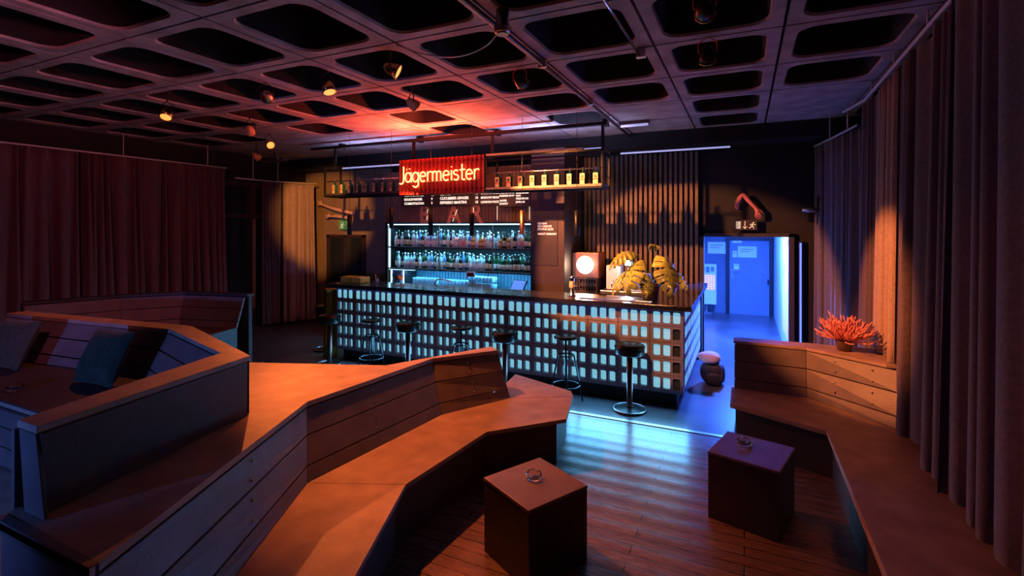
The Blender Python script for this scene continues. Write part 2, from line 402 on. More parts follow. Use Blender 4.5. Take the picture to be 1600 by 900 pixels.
lc = [([( -9.56, .4), (-9.57, 2.9)], 7, 11, 'dark wine curtain at the left edge of the picture, behind the cushioned lounge'),
      ([(-9.57, 2.92), (-9.58, 4.25)], 7, 12, 'dark wine curtain with wide folds, second from the left edge on the left wall'),
      ([(-9.58, 4.3), (-9.59, 5.5)], 8, 13, 'dark wine curtain with swept lower folds in the middle of the left wall'),
      ([(-9.59, 5.52), (-9.6, 6.72)], 8, 14, 'dark wine curtain nearest the glass door on the left wall')]
for pth, fo, sd, lb in lc:
    drape('curtain', pth, 3.39, .62, fo, .075, 'curtain_red', lb, group='wine curtains on the left wall', seed=sd, spread=.5)
rail([(-9.55, 6.9), (-9.55, 7.8), (-9.12, 8.66)], 3.22, [(-9.53, 7.3), (-9.5, 7.9)], 'short curtain rail above the folded curtain in the back left corner')
drape('curtain', [(-9.62, 7.6), (-9.5, 8.0)], 3.2, .05, 6, .07, 'curtain', 'nearly black gathered curtain in the back left corner beside the glass door', group='curtains in the back left corner', seed=21)
drape('curtain', [(-9.49, 8.04), (-9.16, 8.62)], 3.2, .05, 6, .06, 'curtain_lit', 'curtain in the back left corner lit orange, beside the wall with the arms', group='curtains in the back left corner', seed=22)
# right side
rail([(1.2, -1.2), (1.22, 4.3), (1.27, 7.0), (1.15, 7.6)], 3.68, [(1.2, 3.2), (1.22, 4.6), (1.24, 5.6), (1.26, 6.6)], 'curtain rail along the right wall above the tall curtains')
rail([(1.25, 7.3), (1.1, 8.3), (.98, 8.95)], 3.45, [(1.2, 7.6), (1.1, 8.3)], 'short curtain rail beside the doorway at the far end of the right wall')
drape('curtain', [(1.22, 2.05), (1.24, 4.05)], 3.66, lambda t: .47, 11, .09, 'curtain', 'long grey purple curtain nearest the camera, at the right edge of the picture', group='right wall curtains', seed=31, spread=.4)
drape('curtain', [(1.26, 4.08), (1.31, 5.52)], 3.66, lambda t: .47, 8, .08, 'curtain', 'nearly black curtain hanging onto the right bench seat, left of the curtain nearest the camera', group='right wall curtains', seed=32, spread=.3)
drape('curtain', [(1.30, 5.62), (1.33, 6.45)], 3.66, .94, 8, .06, 'curtain_lit', 'curtain lit bright orange behind the heather plant', group='right wall curtains', seed=33, spread=.3)
drape('curtain', [(1.33, 6.48), (1.33, 7.25)], 3.66, .05, 8, .07, 'curtain', 'half-lit curtain behind the heather, left of the bright orange curtain', group='right wall curtains', seed=34)
drape('curtain', [(1.3, 7.3), (1.0, 8.9)], 3.43, .05, 10, .06, 'curtain', 'bluish grey curtain nearest the blue doorway', group='right wall curtains', seed=35)

# glass door on the left wall
wn = struct(MB().box(-10.05, 6.75, 0, -9.93, 6.85, 3.2).box(-10.05, 7.55, 0, -9.90, 7.66, 3.2).box(-10.05, 8.65, 0, -9.93, 8.75, 3.2).box(-10.05, 6.85, 2.4, -9.94, 8.65, 2.48).box(-10.05, 6.75, 3.1, -9.93, 8.75, 3.2).build('window_1', 'column', bevel=.004))
MB().box(-10.02, 6.85, .05, -10.0, 7.55, 3.1).box(-10.02, 7.66, .05, -10.0, 8.65, 3.1).build('pane', 'glass_thin', wn)
MB().box(-9.90, 7.57, .4, -9.88, 7.64, 2.38).build('door_pull', 'wall_tan', wn, bevel=.004)

# dark window in the back left wall
wn = struct(MB().box(-9.2, 9.04, .88, -9.12, 9.12, 2.02).box(-8.1, 9.04, .88, -8.02, 9.12, 2.02).box(-9.2, 9.04, 1.95, -8.02, 9.12, 2.02).box(-9.2, 9.04, .82, -8.02, 9.12, .9).box(-8.66, 9.04, .88, -8.6, 9.12, 2.0).build('window_2', 'column', bevel=.004))
MB().box(-9.12, 9.07, .9, -8.1, 9.10, 1.95).build('pane', 'glass_thin', wn)
struct(MB().box(-9.95, 9.06, 0, -6.6, 9.11, .12).build('baseboard_back', 'black'))

# slatted wall
sl = struct(MB().box(-2.74, 9.04, .0, -.70, 9.1, 3.5).build('wall_back_slatted', 'black'))
s_ = MB()
k = 0; x = -2.72
while x < -.73:
    s_.box(x, 8.985, .0, x+.052, 9.045, 3.5); x += .0852
s_.build('slats', 'slat', sl, bevel=.006, seg=1)
struct(MB().box(-3.35, 7.95, 0, -2.74, 9.1, 3.55).build('wall_column', 'column', bevel=.01))

# ------------------------------------------------------------ tiered bench in the middle
bench = thing('tiered_bench', (-2.6, 3.0, 0), 'large angular orange-lit wooden bench with high back and broad deck in mid room', 'bench')
top = [(-2.25, 1.03), (-2.95, 2.71), (-2.80, 4.13), (-2.36, 4.70)]       # front edge of the deck, z .90
bot = [(-1.93, .85), (-2.74, 2.52), (-2.59, 3.97), (-2.20, 4.66)]        # foot of the backrest, z .43
frt = [(-1.35, .80), (-2.11, 2.79), (-2.02, 3.80), (-1.49, 4.37)]        # seat front edge
deck = top+[(-2.50, 4.82), (-3.06, 3.74), (-4.30, 3.27), (-7.0, 3.1), (-7.0, 1.75), (-3.22, 1.75), (-3.03, 1.03)]
MB().prism(deck, .862, .90).build('deck_panel', 'ply', bench, bevel=.003)
ins = [(-2.31, 1.10), (-3.0, 2.71), (-2.86, 4.13), (-2.42, 4.66), (-2.50, 4.74), (-3.02, 3.70), (-4.28, 3.22), (-6.9, 3.05), (-6.9, 1.79), (-3.2, 1.79), (-3.0, 1.12)]
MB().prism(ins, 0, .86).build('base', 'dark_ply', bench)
MB().box(-3.02, 1.05, 0, -2.27, 1.085, .86).build('end_panel', 'board', bench, bevel=.003)
MB().box(-3.03, 1.03, .845, -2.26, 1.07, .903).build('edge_strip', 'board', bench, bevel=.004)
MB().box(-7.0, .9, .0, -3.03, 1.75, .43).build('pit_floor', 'ply', bench)
def lerp(a, b, t): return tuple(a[i]+(b[i]-a[i])*t for i in range(len(a)))
def boards(root, tp, bt, z0, z1, mats='board', splits=((0, .2), (.215, .60), (.615, .985)), thick=.03, side=1):
    for (u0, u1) in splits:
        for i in range(len(tp)-1):
            b = MB(); P = []
            for u in (u0, u1):
                for q in (i, i+1):
                    x, y = lerp(bt[q], tp[q], u); P.append(Vector((x, y, z0+(z1-z0)*u)))
            p00, p10, p01, p11 = P
            n = (p10-p00).cross(p01-p00).normalized()*thick*side
            b.loft([p00, p10, p11, p01], [p00-n, p10-n, p11-n, p01-n])
            b.build('backrest_board', mats, root, bevel=.004)
boards(bench, top, bot, .43, .862)
seatpoly = [bot[0], bot[1], bot[2], bot[3], (-2.66, 5.25), (-2.6, 5.5), (-1.68, 5.16), frt[3], frt[2], frt[1], frt[0]]
def panel(poly, z0, z1, m='ply', root=bench, name='seat_panel'): return MB().prism(poly, z0, z1).build(name, m, root, bevel=.003)
panel([bot[0], bot[1], frt[1], frt[0]], .395, .43)
panel([(bot[1][0], bot[1][1]+.004), bot[2], frt[2], (frt[1][0], frt[1][1]+.004)], .395, .43)
panel([(bot[2][0], bot[2][1]+.004), bot[3], (-1.62, 4.98), frt[3], (frt[2][0], frt[2][1]+.004)], .395, .43)
panel([(-2.2, 4.664), (-2.42, 4.85), (-2.5, 5.45), (-1.70, 5.14), (-1.618, 4.985)], .395, .43)
fl = [(-1.47, .8), (-2.17, 2.75), (-2.08, 3.84), (-1.58, 4.36)]
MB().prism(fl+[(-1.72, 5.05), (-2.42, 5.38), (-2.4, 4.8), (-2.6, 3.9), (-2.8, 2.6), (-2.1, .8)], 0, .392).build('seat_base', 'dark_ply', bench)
# end cheek of backrest
MB().loft([(-2.20, 4.665, .43), (-2.36, 4.705, .862), (-2.50, 4.80, .862), (-2.50, 4.80, .43)], [(-2.23, 4.70, .43), (-2.38, 4.73, .862), (-2.52, 4.83, .862), (-2.52, 4.83, .43)]).build('end_cheek', 'board', bench, bevel=.003)
for (q0, q1, t) in ((1, 2, .45), (2, 3, .5), (0, 1, .6)):
    for u in (.3, .5, .7, .9):
        x, y = lerp(lerp(bot[q0], bot[q1], t), lerp(top[q0], top[q1], t), u); MB().lathe([(.007, -.006), (.007, .006)], (x+.006, y-.004, .43+.432*u), 8).build('screw', 'steel', bench)

# ------------------------------------------------------------ raised lounge
lg = thing('raised_lounge', (-5, 2, .9), 'raised lounge seat with slanted boards and orange-lit rim, left, with two cushions in it', 'bench')
MB().prism([(-2.86, 1.13), (-3.11, 2.34), (-3.30, 2.32), (-3.03, 1.13)], .903, 1.27).build('side_wall', 'dark_ply', lg, bevel=.003)
MB().loft([(-2.80, 1.115, .903), (-2.80, 1.13, .903), (-2.98, 1.13, .903), (-2.98, 1.115, .903)], [(-2.88, 1.115, 1.27), (-2.88, 1.13, 1.27), (-3.03, 1.13, 1.27), (-3.03, 1.115, 1.27)]).build('end_face', 'board', lg, bevel=.002)
MB().prism([(-3.035, 1.10), (-3.035, 1.2), (-3.06, 1.2), (-3.06, 1.10)], .905, 1.27).build('edge_strip', 'board', lg, bevel=.003)
MB().prism([(-2.88, 1.12), (-3.12, 2.37), (-3.38, 2.33), (-3.06, 1.12)], 1.27, 1.305).prism([(-3.12, 2.372), (-4.54, 2.86), (-4.56, 2.68), (-3.38, 2.332)], 1.27, 1.304).prism([(-4.542, 2.86), (-6.95, 2.62), (-6.95, 2.46), (-4.562, 2.68)], 1.27, 1.305).build('rim', 'ply', lg, bevel=.003)
bt2 = [(-6.95, 2.28), (-4.65, 2.50), (-3.5, 2.16)]; tp2 = [(-6.95, 2.47), (-4.58, 2.68), (-3.38, 2.33)]
boards(lg, [tp2[0], tp2[1]], [bt2[0], bt2[1]], .905, 1.27, splits=((0, .22), (.245, .62), (.645, .99)))
boards(lg, [tp2[1], tp2[2]], [bt2[1], bt2[2]], .905, 1.27, splits=((0, .22), (.245, .62), (.645, .99)))
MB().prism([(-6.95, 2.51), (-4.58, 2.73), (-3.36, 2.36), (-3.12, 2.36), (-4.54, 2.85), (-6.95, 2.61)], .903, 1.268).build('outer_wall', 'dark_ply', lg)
MB().prism([(-7.0, 1.74), (-3.26, 1.74), (-3.4, 2.2), (-4.65, 2.5), (-7.0, 2.3)], .902, .915).build('seat_panel', 'dark_ply', lg)
for z0, z1 in ((.45, .585), (.595, .73), (.74, .86)): MB().box(-7.0, 1.72, z0, -3.2, 1.748, z1).build('pit_board', 'board', bench, bevel=.003)

# bench behind the lounge
bb = thing('back_bench', (-7, 4.6, 0), 'dark angular wooden bench with red and blue-lit boards behind the cushioned lounge', 'bench')
tpb = [(-7.75, 2.9), (-7.45, 3.75), (-7.0, 4.3), (-6.05, 4.5)]; btb = [(-7.6, 2.85), (-7.3, 3.68), (-6.9, 4.17), (-6.02, 4.36)]
boards(bb, tpb[:2], btb[:2], .88, 1.27, side=1)
boards(bb, tpb[1:3], btb[1:3], .88, 1.27, side=1)
boards(bb, tpb[2:], btb[2:], .88, 1.27, side=1)
MB().prism([(-7.78, 2.9), (-7.47, 3.76), (-7.02, 4.33), (-6.03, 4.53), (-6.05, 4.65), (-7.1, 4.45), (-7.6, 3.83), (-7.93, 2.95)], 1.27, 1.3).build('rim', 'dark_ply', bb, bevel=.003)
MB().prism([(-7.8, 2.9), (-7.5, 3.8), (-7.05, 4.37), (-6.05, 4.57), (-6.05, 4.62), (-7.1, 4.42), (-7.6, 3.8), (-7.9, 2.92)], 0, 1.27).build('rear_panel', 'dark_ply', bb)
MB().prism([(-7.75, 2.9), (-7.45, 3.75), (-7.0, 4.25), (-6.05, 4.4), (-5.9, 3.9), (-6.9, 3.3), (-7.0, 3.15)], 0, .88).build('seat_base', 'dark_ply', bb)

# ------------------------------------------------------------ right bench
rb = thing('corner_bench', (.6, 5, 0), 'angular wooden bench along the right wall with orange-lit backrest and plant on its ledge', 'bench')
tpr = [(-.10, 6.10), (.59, 6.07), (1.27, 5.58)]; btr = [(-.10, 6.0), (.585, 5.96), (1.21, 5.36)]
boards(rb, tpr, btr, .43, .90, 'board', side=-1 if False else 1)
MB().prism([(-.11, 6.09), (.59, 6.06), (1.19, 5.63), (1.55, 5.61), (1.5, 6.3), (.66, 6.32), (-.11, 6.30)], .90, .93).build('ledge', 'ply', rb, bevel=.003)
MB().prism([(-.09, 6.14), (.6, 6.11), (1.24, 5.65), (1.5, 5.66), (.64, 6.28), (-.09, 6.26)], 0, .90).build('backrest_core', 'dark_ply', rb)
MB().prism([(-.13, 5.44), (.65, 5.07), (.66, 2.0), (2.05, 2.0), (2.05, 5.0), (1.33, 5.24), (.585, 5.98), (-.13, 6.02)], .39, .43).build('seat_panel', 'ply', rb, bevel=.004)
MB().prism([(-.07, 5.50), (.70, 5.12), (.71, 2.0), (2.05, 2.0), (2.05, 5.0), (1.35, 5.3), (.6, 6.05), (-.07, 6.1)], 0, .388).build('seat_base', 'dark_ply', rb)
MB().box(.655, 2.0, .375, .665, 5.05, .425).build('edge_strip', 'ply_edge', rb)
for t in (.35, .75):
    for u in (.3, .5, .7, .9):
        x, y = lerp(lerp(btr[1], btr[2], t), lerp(tpr[1], tpr[2], t), u); MB().lathe([(.007, -.006), (.007, .006)], (x-.005, y-.01, .43+.47*u), 8).build('screw', 'steel', rb)

# ------------------------------------------------------------ cube tables and ashtrays
def cube_table(c, ang, h, label, s=.245):
    m = Matrix.Translation((*c, 0))@Matrix.Rotation(ang, 4, 'Z')
    root = thing('cube_table', (*c, 0), label, 'table', 'cube tables')
    MB().box(-s, -s, .0, s, s, h-.02, m).build('body', 'dark_ply', root, bevel=.004)
    MB().box(-s-.003, -s-.003, h-.02, s+.003, s+.003, h, m).build('tabletop', 'cube', root, bevel=.003)
cube_table((-1.27, 3.08), R(-28.5), .5, 'dark cube table with orange-lit top standing by the long middle bench')
cube_table((.05, 4.22), R(-15), .5, 'dark shadowed cube table standing by the right bench')
def ashtray(loc, label, rz=0):
    root = thing('ashtray', loc, label, 'ashtray', 'glass ashtrays')
    n = 48; vs = []; fs = []
    prof = [(.0, .0), (.047, .0), (.053, .006), (.055, .034), (.052, .04), (.046, .04), (.043, .034), (.041, .012), (.0, .010)]
    for i, (r, z) in enumerate(prof):
        for k in range(n):
            a = 2*math.pi*k/n; zz = z
            if 3 <= i <= 6 and (k % 12) in (0, 1, 11): zz = z-.012
            vs.append((loc[0]+r*math.cos(a+rz), loc[1]+r*math.sin(a+rz), loc[2]+.001+zz))
    for i in range(len(prof)-1):
        for k in range(n): fs.append((i*n+k, i*n+(k+1) % n, (i+1)*n+(k+1) % n, (i+1)*n+k))
    MB().add(vs, fs, True).build('bowl', 'glass', root)
ashtray((-1.29, 3.11, .5), 'round clear glass ashtray on the orange-lit middle cube table')
ashtray((0.0, 4.3, .5), 'round clear glass ashtray on the dark cube table by the right bench', .4)
ashtray((-5.22, 1.90, .915), 'clear glass ashtray on the lounge seat at the left edge', .2)

# cushions
def cushion(c, w_, h_, t, tilt, rz, label, seed):
    rnd = random.Random(seed); n = 14; vs = []; fs = []
    m = Matrix.Translation(c)@Matrix.Rotation(rz, 4, 'Z')@Matrix.Rotation(tilt, 4, 'X')
    for side in (1, -1):
        for i in range(n+1):
            for j in range(n+1):
                u = i/n*2-1; v = j/n*2-1
                e = (max(0, 1-u**4)*max(0, 1-v**4))**.55
                pin = 1-.07*(1-abs(u)*abs(v))*((abs(u) > .9)+(abs(v) > .9)) 
                x = u*w_/2*(1-.06*(1-v*v)*abs(u)); z = v*h_/2*(1-.06*(1-u*u)*abs(v))
                y = side*(t/2*e+.006*math.sin(u*9+v*5+seed)*e)
                vs.append(m@Vector((x, y, z)))
    W = n+1
    for s in range(2):
        for i in range(n):
            for j in range(n):
                a = s*W*W+i*W+j; q = (a, a+1, a+W+1, a+W)
                fs.append(q if s == 0 else q[::-1])
    bd = [i*W for i in range(n)]+[n*W+j for j in range(n)]+[i*W+n for i in range(n, 0, -1)]+[j for j in range(n, 0, -1)]
    for a, b in zip(bd, bd[1:]+bd[:1]): fs.append((a, b, b+W*W, a+W*W))
    o = MB().add(vs, fs, True).build('cushion', 'velvet', sub=1)
    tag(o, label, 'cushion', 'green cushions on the raised lounge')
cushion((-4.80, 2.30, 1.13), .50, .46, .15, R(-24), R(4), 'dark green velvet cushion leaning on the boards, the right one of the two', 3)
cushion((-6.12, 2.20, 1.13), .55, .46, .15, R(-24), R(6), 'dark green velvet cushion cut off by the left edge of the picture', 5)

# heather
hp = thing('potted_heather', (.93, 6.08, .93), 'pink branching heather in a small dark pot on the right bench ledge', 'plant')
MB().lathe([(.055, 0), (.085, .10), (.09, .115), (.08, .115), (.075, .1), (.0, .095)], (.93, 6.08, .93), 20).build('pot', 'terracotta', hp)
fo = MB(); rnd = random.Random(4)
for k in range(190):
    a = rnd.uniform(0, 2*math.pi); el = rnd.uniform(.0, 1.4); L_ = rnd.uniform(.14, .29)*(1.15 if el < .6 else .95)
    dx, dy = math.cos(a)*math.cos(el), math.sin(a)*math.cos(el); p = Vector((.93+dx*.05, 6.08+dy*.05, 1.04)); pts = [p.copy()]
    dirv = Vector((dx, dy, math.sin(el)))
    for s in range(6):
        dirv = (dirv+Vector((rnd.uniform(-.3, .3), rnd.uniform(-.3, .3), rnd.uniform(-.08, .3)))).normalized(); p = p+dirv*L_/6; pts.append(p.copy())
    fo.tube(smooth_path(pts, 2), [.0055+.0025*math.sin(i*1.9) for i in range(12)]+[.003], 5)
fo.build('foliage', 'heather', hp)
# ------------------------------------------------------------ bar counter
FY = 6.26; BX0, BX1 = -6.16, -.66; NB = 14; BW = (BX1-BX0)/NB
bar = thing('bar_counter', (-3.4, 6.8, 0), 'long bar of hollow blocks glowing ice blue under a black countertop', 'bar counter')
MB().prism([(-6.3, 6.18), (-.56, 6.18), (-.56, 8.96), (-1.2, 8.96), (-1.2, 6.8), (-6.3, 6.8)], 1.2, 1.262).build('countertop', 'counter', bar, bevel=.006)
MB().prism([(-6.1, 6.42), (-.78, 6.42), (-.78, 8.96), (-1.1, 8.96), (-1.1, 6.7), (-6.1, 6.7)], 0, 1.198).build('bar_core', 'black', bar)
MB().box(-.80, 8.87, 0, -.64, 8.96, 1.2).build('end_post', 'slat', bar)
def block_mesh(depth, ks=(0, 1, 2)):
    # one hollow block facing -Y, origin at its lower left front corner, three rounded openings
    b = MB(); W, H, D = BW, .2, .13; g = .0025
    ow, oh = .088, .138; n = 4; xs = [W/2-.117, W/2, W/2+.117]
    cuts = [g, (xs[0]+xs[1])/2, (xs[1]+xs[2])/2, W-g]
    for k in range(3):
        cx, cz = xs[k], H/2
        lp = rrect(cx, cz, ow/2, oh/2, .02, n); lp2 = rrect(cx, cz, ow/2-.007, oh/2-.007, .018, n); N = len(lp)
        vs = [(x, 0, z) for x, z in lp]+[(x, .1, z) for x, z in lp2]; base = len(vs)
        x0, x1 = cuts[k], cuts[k+1]
        vs += [(x1, 0, H-g), (x0, 0, H-g), (x0, 0, g), (x1, 0, g)]
        fs = [(i, N+i, N+(i+1) % N, (i+1) % N) for i in range(N)]
        for c in range(4):
            for j in range(n): fs.append((base+c, c*(n+1)+j, c*(n+1)+j+1))
            e = c*(n+1)+n; fs.append((base+c, e, (e+1) % N, base+(c+1) % 4))
        b.add(vs, fs)
    b.add([(g, 0, g), (W-g, 0, g), (W-g, 0, H-g), (g, 0, H-g), (g, D, g), (W-g, D, g), (W-g, D, H-g), (g, D, H-g)],
          [(0, 4, 5, 1), (1, 5, 6, 2), (2, 6, 7, 3), (3, 7, 4, 0)])
    ins = MB()
    for k in ks:
        lp = rrect(xs[k], H/2, ow/2-.0035, oh/2-.0035, .018, n); N = len(lp)
        ins.add([(x, depth, z) for x, z in lp]+[(x, depth+.012, z) for x, z in lp], [tuple(range(N)), tuple(range(N, 2*N))[::-1]]+[(i, N+i, N+(i+1) % N, (i+1) % N) for i in range(N)])
    return b, ins
protos = {}
for key, dep in (('top', .014), ('deep', .06), ('side', .001)):
    b, ins = block_mesh(dep)
    bo = b.build('hollow_block', 'block'); io = ins.build('glass_insert', 'glow')
    protos[key] = (bo.data, io.data); bpy.data.objects.remove(bo); bpy.data.objects.remove(io)
_b, _i = block_mesh(.03, (0, 1)); lit2 = _i.build('glass_insert', 'glow').data; _b, _i = block_mesh(.03, (2,)); dull = _i.build('glass_insert', 'dull_glass').data
for o_ in [o for o in bpy.data.objects if o.name.startswith('glass_insert')]: bpy.data.objects.remove(o_)
def place_block(x, y, z, rz, key):
    me, mi = protos[key]
    o = bpy.data.objects.new('hollow_block', me); COL.objects.link(o); o.parent = bar
    o.location = (x-bar.location.x, y-bar.location.y, z); o.rotation_euler.z = rz
    if key == 'deep' and x > BX1-BW*1.5:
        j = bpy.data.objects.new('glass_insert', dull); COL.objects.link(j); j.parent = o; j['label'] = 'dark unlit glass insert'; mi = lit2
    i = bpy.data.objects.new('glass_insert', mi); COL.objects.link(i); i.parent = o
for r in range(5):
    for c in range(NB): place_block(BX0+c*BW, FY, .2+r*.2, 0, 'top' if r == 4 else 'deep')
    for c in range(6): place_block(BX1, FY+.135+c*BW, .2+r*.2, R(90), 'side')
MB().box(-6.16, 6.27, .185, -.67, 6.38, .2).box(-.79, 6.3, .185, -.665, 8.6, .2).build('block_ledge', 'block', bar)
MB().box(-6.12, 6.40, 0, -.75, 6.44, .19).box(-.80, 6.42, 0, -.76, 8.95, .19).build('kick_board', 'black', bar)
# light given off by the backlit blocks
lamp('bar_glow_light', 'AREA', (-3.3, 6.17, .36), 58, (.14, .52, 1), (-3.3, 4, -.3), 5.4, size_y=.3)

# back counter behind the bar
bc = thing('back_counter', (-4, 8.3, 0), 'low steel-topped work counter behind the bar under the bottle shelves', 'counter')
MB().box(-6.5, 8.0, 1.0, -3.37, 8.62, 1.04).build('worktop', 'steel', bc, bevel=.004)
MB().box(-6.5, 8.04, 0, -3.37, 8.6, 1.0).build('cabinet_body', 'black', bc)
bc2 = thing('back_counter', (-2, 8.3, 0), 'low work counter under the box lamp, right of the dark column', 'counter')
MB().box(-2.73, 8.1, .91, -1.25, 8.95, .95).build('worktop', 'steel', bc2, bevel=.004)
MB().box(-2.73, 8.14, 0, -1.25, 8.95, .91).build('cabinet_body', 'black', bc2)

# bottle shelf unit
su = thing('bottle_shelves', (-4.95, 8.4, .97), 'wide dark shelf unit behind the bar, lit ice blue, holding rows of bottles', 'shelf')
MB().box(-6.6, 8.05, 1.042, -6.54, 8.62, 3.3).build('side_panel', 'black', su)
MB().box(-3.40, 8.05, 1.042, -3.365, 8.62, 3.3).build('side_panel', 'black', su)
for z, nm in ((1.815, 'shelf'), (1.385, 'shelf')): MB().box(-6.54, 8.07, z-.03, -3.40, 8.6, z).build(nm, 'dark_ply', su, bevel=.003)
MB().box(-6.54, 8.07, 2.245, -3.40, 8.6, 2.285).build('upper_board', 'black', su)
MB().box(-6.54, 8.6, 1.4, -3.40, 8.63, 2.25).build('back_panel', 'shelf_back', su)
cp = MB(); x = -6.54
while x < -3.42: cp.box(x, 8.585, 1.042, x+.05, 8.61, 1.355); x += .07
cp.box(-6.54, 8.605, 1.042, -3.40, 8.63, 1.4).build('splashback', 'blue_corr', su)
pn = MB(); x = -6.6
while x < -3.38: pn.box(x, 8.03, 2.29, x+.06, 8.055, 3.3); x += .068
pn.box(-6.6, 8.05, 2.285, -3.36, 8.09, 3.3).build('upper_panel', 'slat', su)
MB().box(-6.54, 8.055, 2.243, -3.40, 8.075, 2.262).build('light_strip', 'led', su)
MB().box(-6.54, 8.09, 1.345, -5.9, 8.11, 1.353).build('light_strip', 'led', su)
MB().box(-6.535, 8.08, 1.385, -6.515, 8.11, 2.24).build('light_strip', 'led', su)
for x in (-5.33, -4.17): MB().box(x, 8.06, 1.385, x+.02, 8.08, 2.24).build('divider', 'steel', su)
lamp('shelf_light', 'AREA', (-4.95, 8.2, 2.22), 24, CYAN, (-4.95, 8.3, 0), 3.0, size_y=.06)
lamp('shelf_light', 'AREA', (-4.95, 8.16, 1.77), 17, CYAN, (-4.95, 8.3, 0), 3.0, size_y=.04)
lamp('shelf_light', 'AREA', (-4.95, 8.16, 1.34), 34, (.12, .55, 1), (-4.95, 8.45, 0), 3.0, size_y=.05)
# pulls of the upper doors, with emission in their colour, and the letters B A R
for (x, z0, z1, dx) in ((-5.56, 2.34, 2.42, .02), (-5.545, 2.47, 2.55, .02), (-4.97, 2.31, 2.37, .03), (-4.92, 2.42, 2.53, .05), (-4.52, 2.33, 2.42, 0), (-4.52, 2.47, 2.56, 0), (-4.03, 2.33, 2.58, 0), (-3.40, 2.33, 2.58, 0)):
    MB().tube([(x, 8.0, z0), (x+dx, 8.0, z1)], .008, 6).build('door_pull', 'pull_emissive', su)
for ch, x in (('B', -5.74), ('A', -5.10), ('R', -4.60)):
    o = text('letter', ch, .50, (x, 8.02, 2.285), 'text_red', su, extrude=.006, bold=.012, sx=.85)
# menu boards
def menu(x0, x1, z0, z1, rows, label):
    root = thing('menu_board', (x0, 7.97, z0), label, 'menu board', 'menu boards above the bottle shelves')
    MB().box(x0, 7.955, z0, x1, 7.99, z1).build('board', 'menu', root, bevel=.003)
    b = None
    for (x, z, s, t) in rows: text('lettering', t, s, (x, 7.953, z), 'text_white', root, extrude=.001, bold=.002)
menu(-6.12, -5.28, 2.60, 2.9, [(-6.05, 2.80, .06, 'OLD FASHIONED'), (-6.05, 2.72, .06, 'BOULEVARDIER'), (-6.05, 2.64, .06, 'COSMOPOLITAN'), (-5.42, 2.80, .06, '10'), (-5.42, 2.72, .06, '9'), (-5.42, 2.64, .06, '9')], 'left menu board above the shelves, cocktail list beginning OLD FASHIONED')
menu(-5.275, -4.37, 2.60, 2.9, [(-5.22, 2.80, .068, 'GIN TO'), (-5.22, 2.72, .068, 'CUCUMBER GINGER'), (-5.22, 2.64, .068, 'ESPRESSO MARTINI'), (-4.46, 2.80, .06, '10'), (-4.46, 2.72, .06, '10'), (-4.46, 2.64, .06, '10')], 'brightly lit menu board with ESPRESSO MARTINI above the letter A')
menu(-4.365, -3.99, 2.60, 2.9, [(-4.36+.02, 2.80, .05, "DARK'N STORMY"), (-4.34, 2.72, .05, 'MOSCOW MULE'), (-4.34, 2.64, .05, 'LONDON BUCK')], "narrow menu board listing MOSCOW MULE above the letter R")
menu(-3.985, -3.36, 2.56, 2.86, [(-3.96, 2.80, .042, 'PILSENER 0.3'), (-3.96, 2.745, .042, 'PILSENER 0.5'), (-3.96, 2.66, .042, 'ALSTER'), (-3.96, 2.605, .042, 'SHANDY'), (-3.72, 2.80, .042, '3.5'), (-3.72, 2.745, .042, '4.8'), (-3.64, 2.79, .038, 'RADLER/DIESEL 0.3'[:12]), (-3.64, 2.74, .038, 'BECK'), (-3.64, 2.69, .038, 'BERLINER 0.33'), (-3.64, 2.63, .038, 'JEVER 0.33')], 'rightmost menu board with the beer list beside the dark column')
# writing on the column
cs = thing('column_sign', (-3.3, 7.94, 2.0), 'dark panel on the column reading CO-BAR CO-CREATE STATUS QUO NIGHT EMBASSY', 'sign')
MB().box(-3.30, 7.935, 1.55, -2.86, 7.948, 2.42).build('panel', 'menu', cs, bevel=.002)
for z, t in ((2.31-.04, 'CO-BAR'), (2.22, 'CO-CREATE'), (2.17, 'STATUS QUO'), (2.09, 'NIGHT EMBASSY')):
    text('lettering', t, .047, (-3.22, 7.933, z-.02), 'text_pink', cs, extrude=.001, bold=.0015)

# ------------------------------------------------------------ bottles
def bottle_proto(name, glass, label_m, cap_m, prof, lz, group, lab, sq=False):
    root = thing('bottle', (0, 0, 0), lab, 'bottle', group)
    n = 4 if sq else 14; mt = Matrix.Rotation(R(45), 4, 'Z') if sq else None
    MB().lathe(prof, (0, 0, 0), n, mt, smooth=not sq).build('glass_body', glass, root, bevel=.004 if sq else 0)
    r = max(p[0] for p in prof)*(.715 if sq else 1)
    if sq: MB().box(-r*.9, -r-.0025, lz[0], r*.9, -r-.0005, lz[1]).build('paper_label', label_m, root)
    else: MB().lathe([(r+.0008, lz[0]), (r+.0014, lz[0]+.002), (r+.0014, lz[1]-.002), (r+.0008, lz[1])], (0, 0, 0), 14).build('paper_label', label_m, root)
    zt = prof[-1][1]; rn = prof[-1][0]
    MB().lathe([(rn+.003, zt-.03), (rn+.003, zt+.012), (rn*.6, zt+.014)], (0, 0, 0), 10).build('cap', cap_m, root)
    return root
ROUND = [(.034, 0), (.038, .006), (.038, .17), (.034, .195), (.016, .225), (.014, .235), (.014, .285)]
WINE = [(.035, 0), (.037, .006), (.037, .19), (.030, .215), (.015, .24), (.014, .30)]
SQUAT = [(.045, 0), (.05, .008), (.05, .12), (.044, .15), (.018, .175), (.016, .185), (.016, .235)]
SLIM = [(.028, 0), (.031, .006), (.031, .21), (.022, .245), (.014, .262), (.013, .32)]
SQ = [(.052, 0), (.055, .006), (.055, .16), (.045, .185), (.019, .205), (.018, .25)]
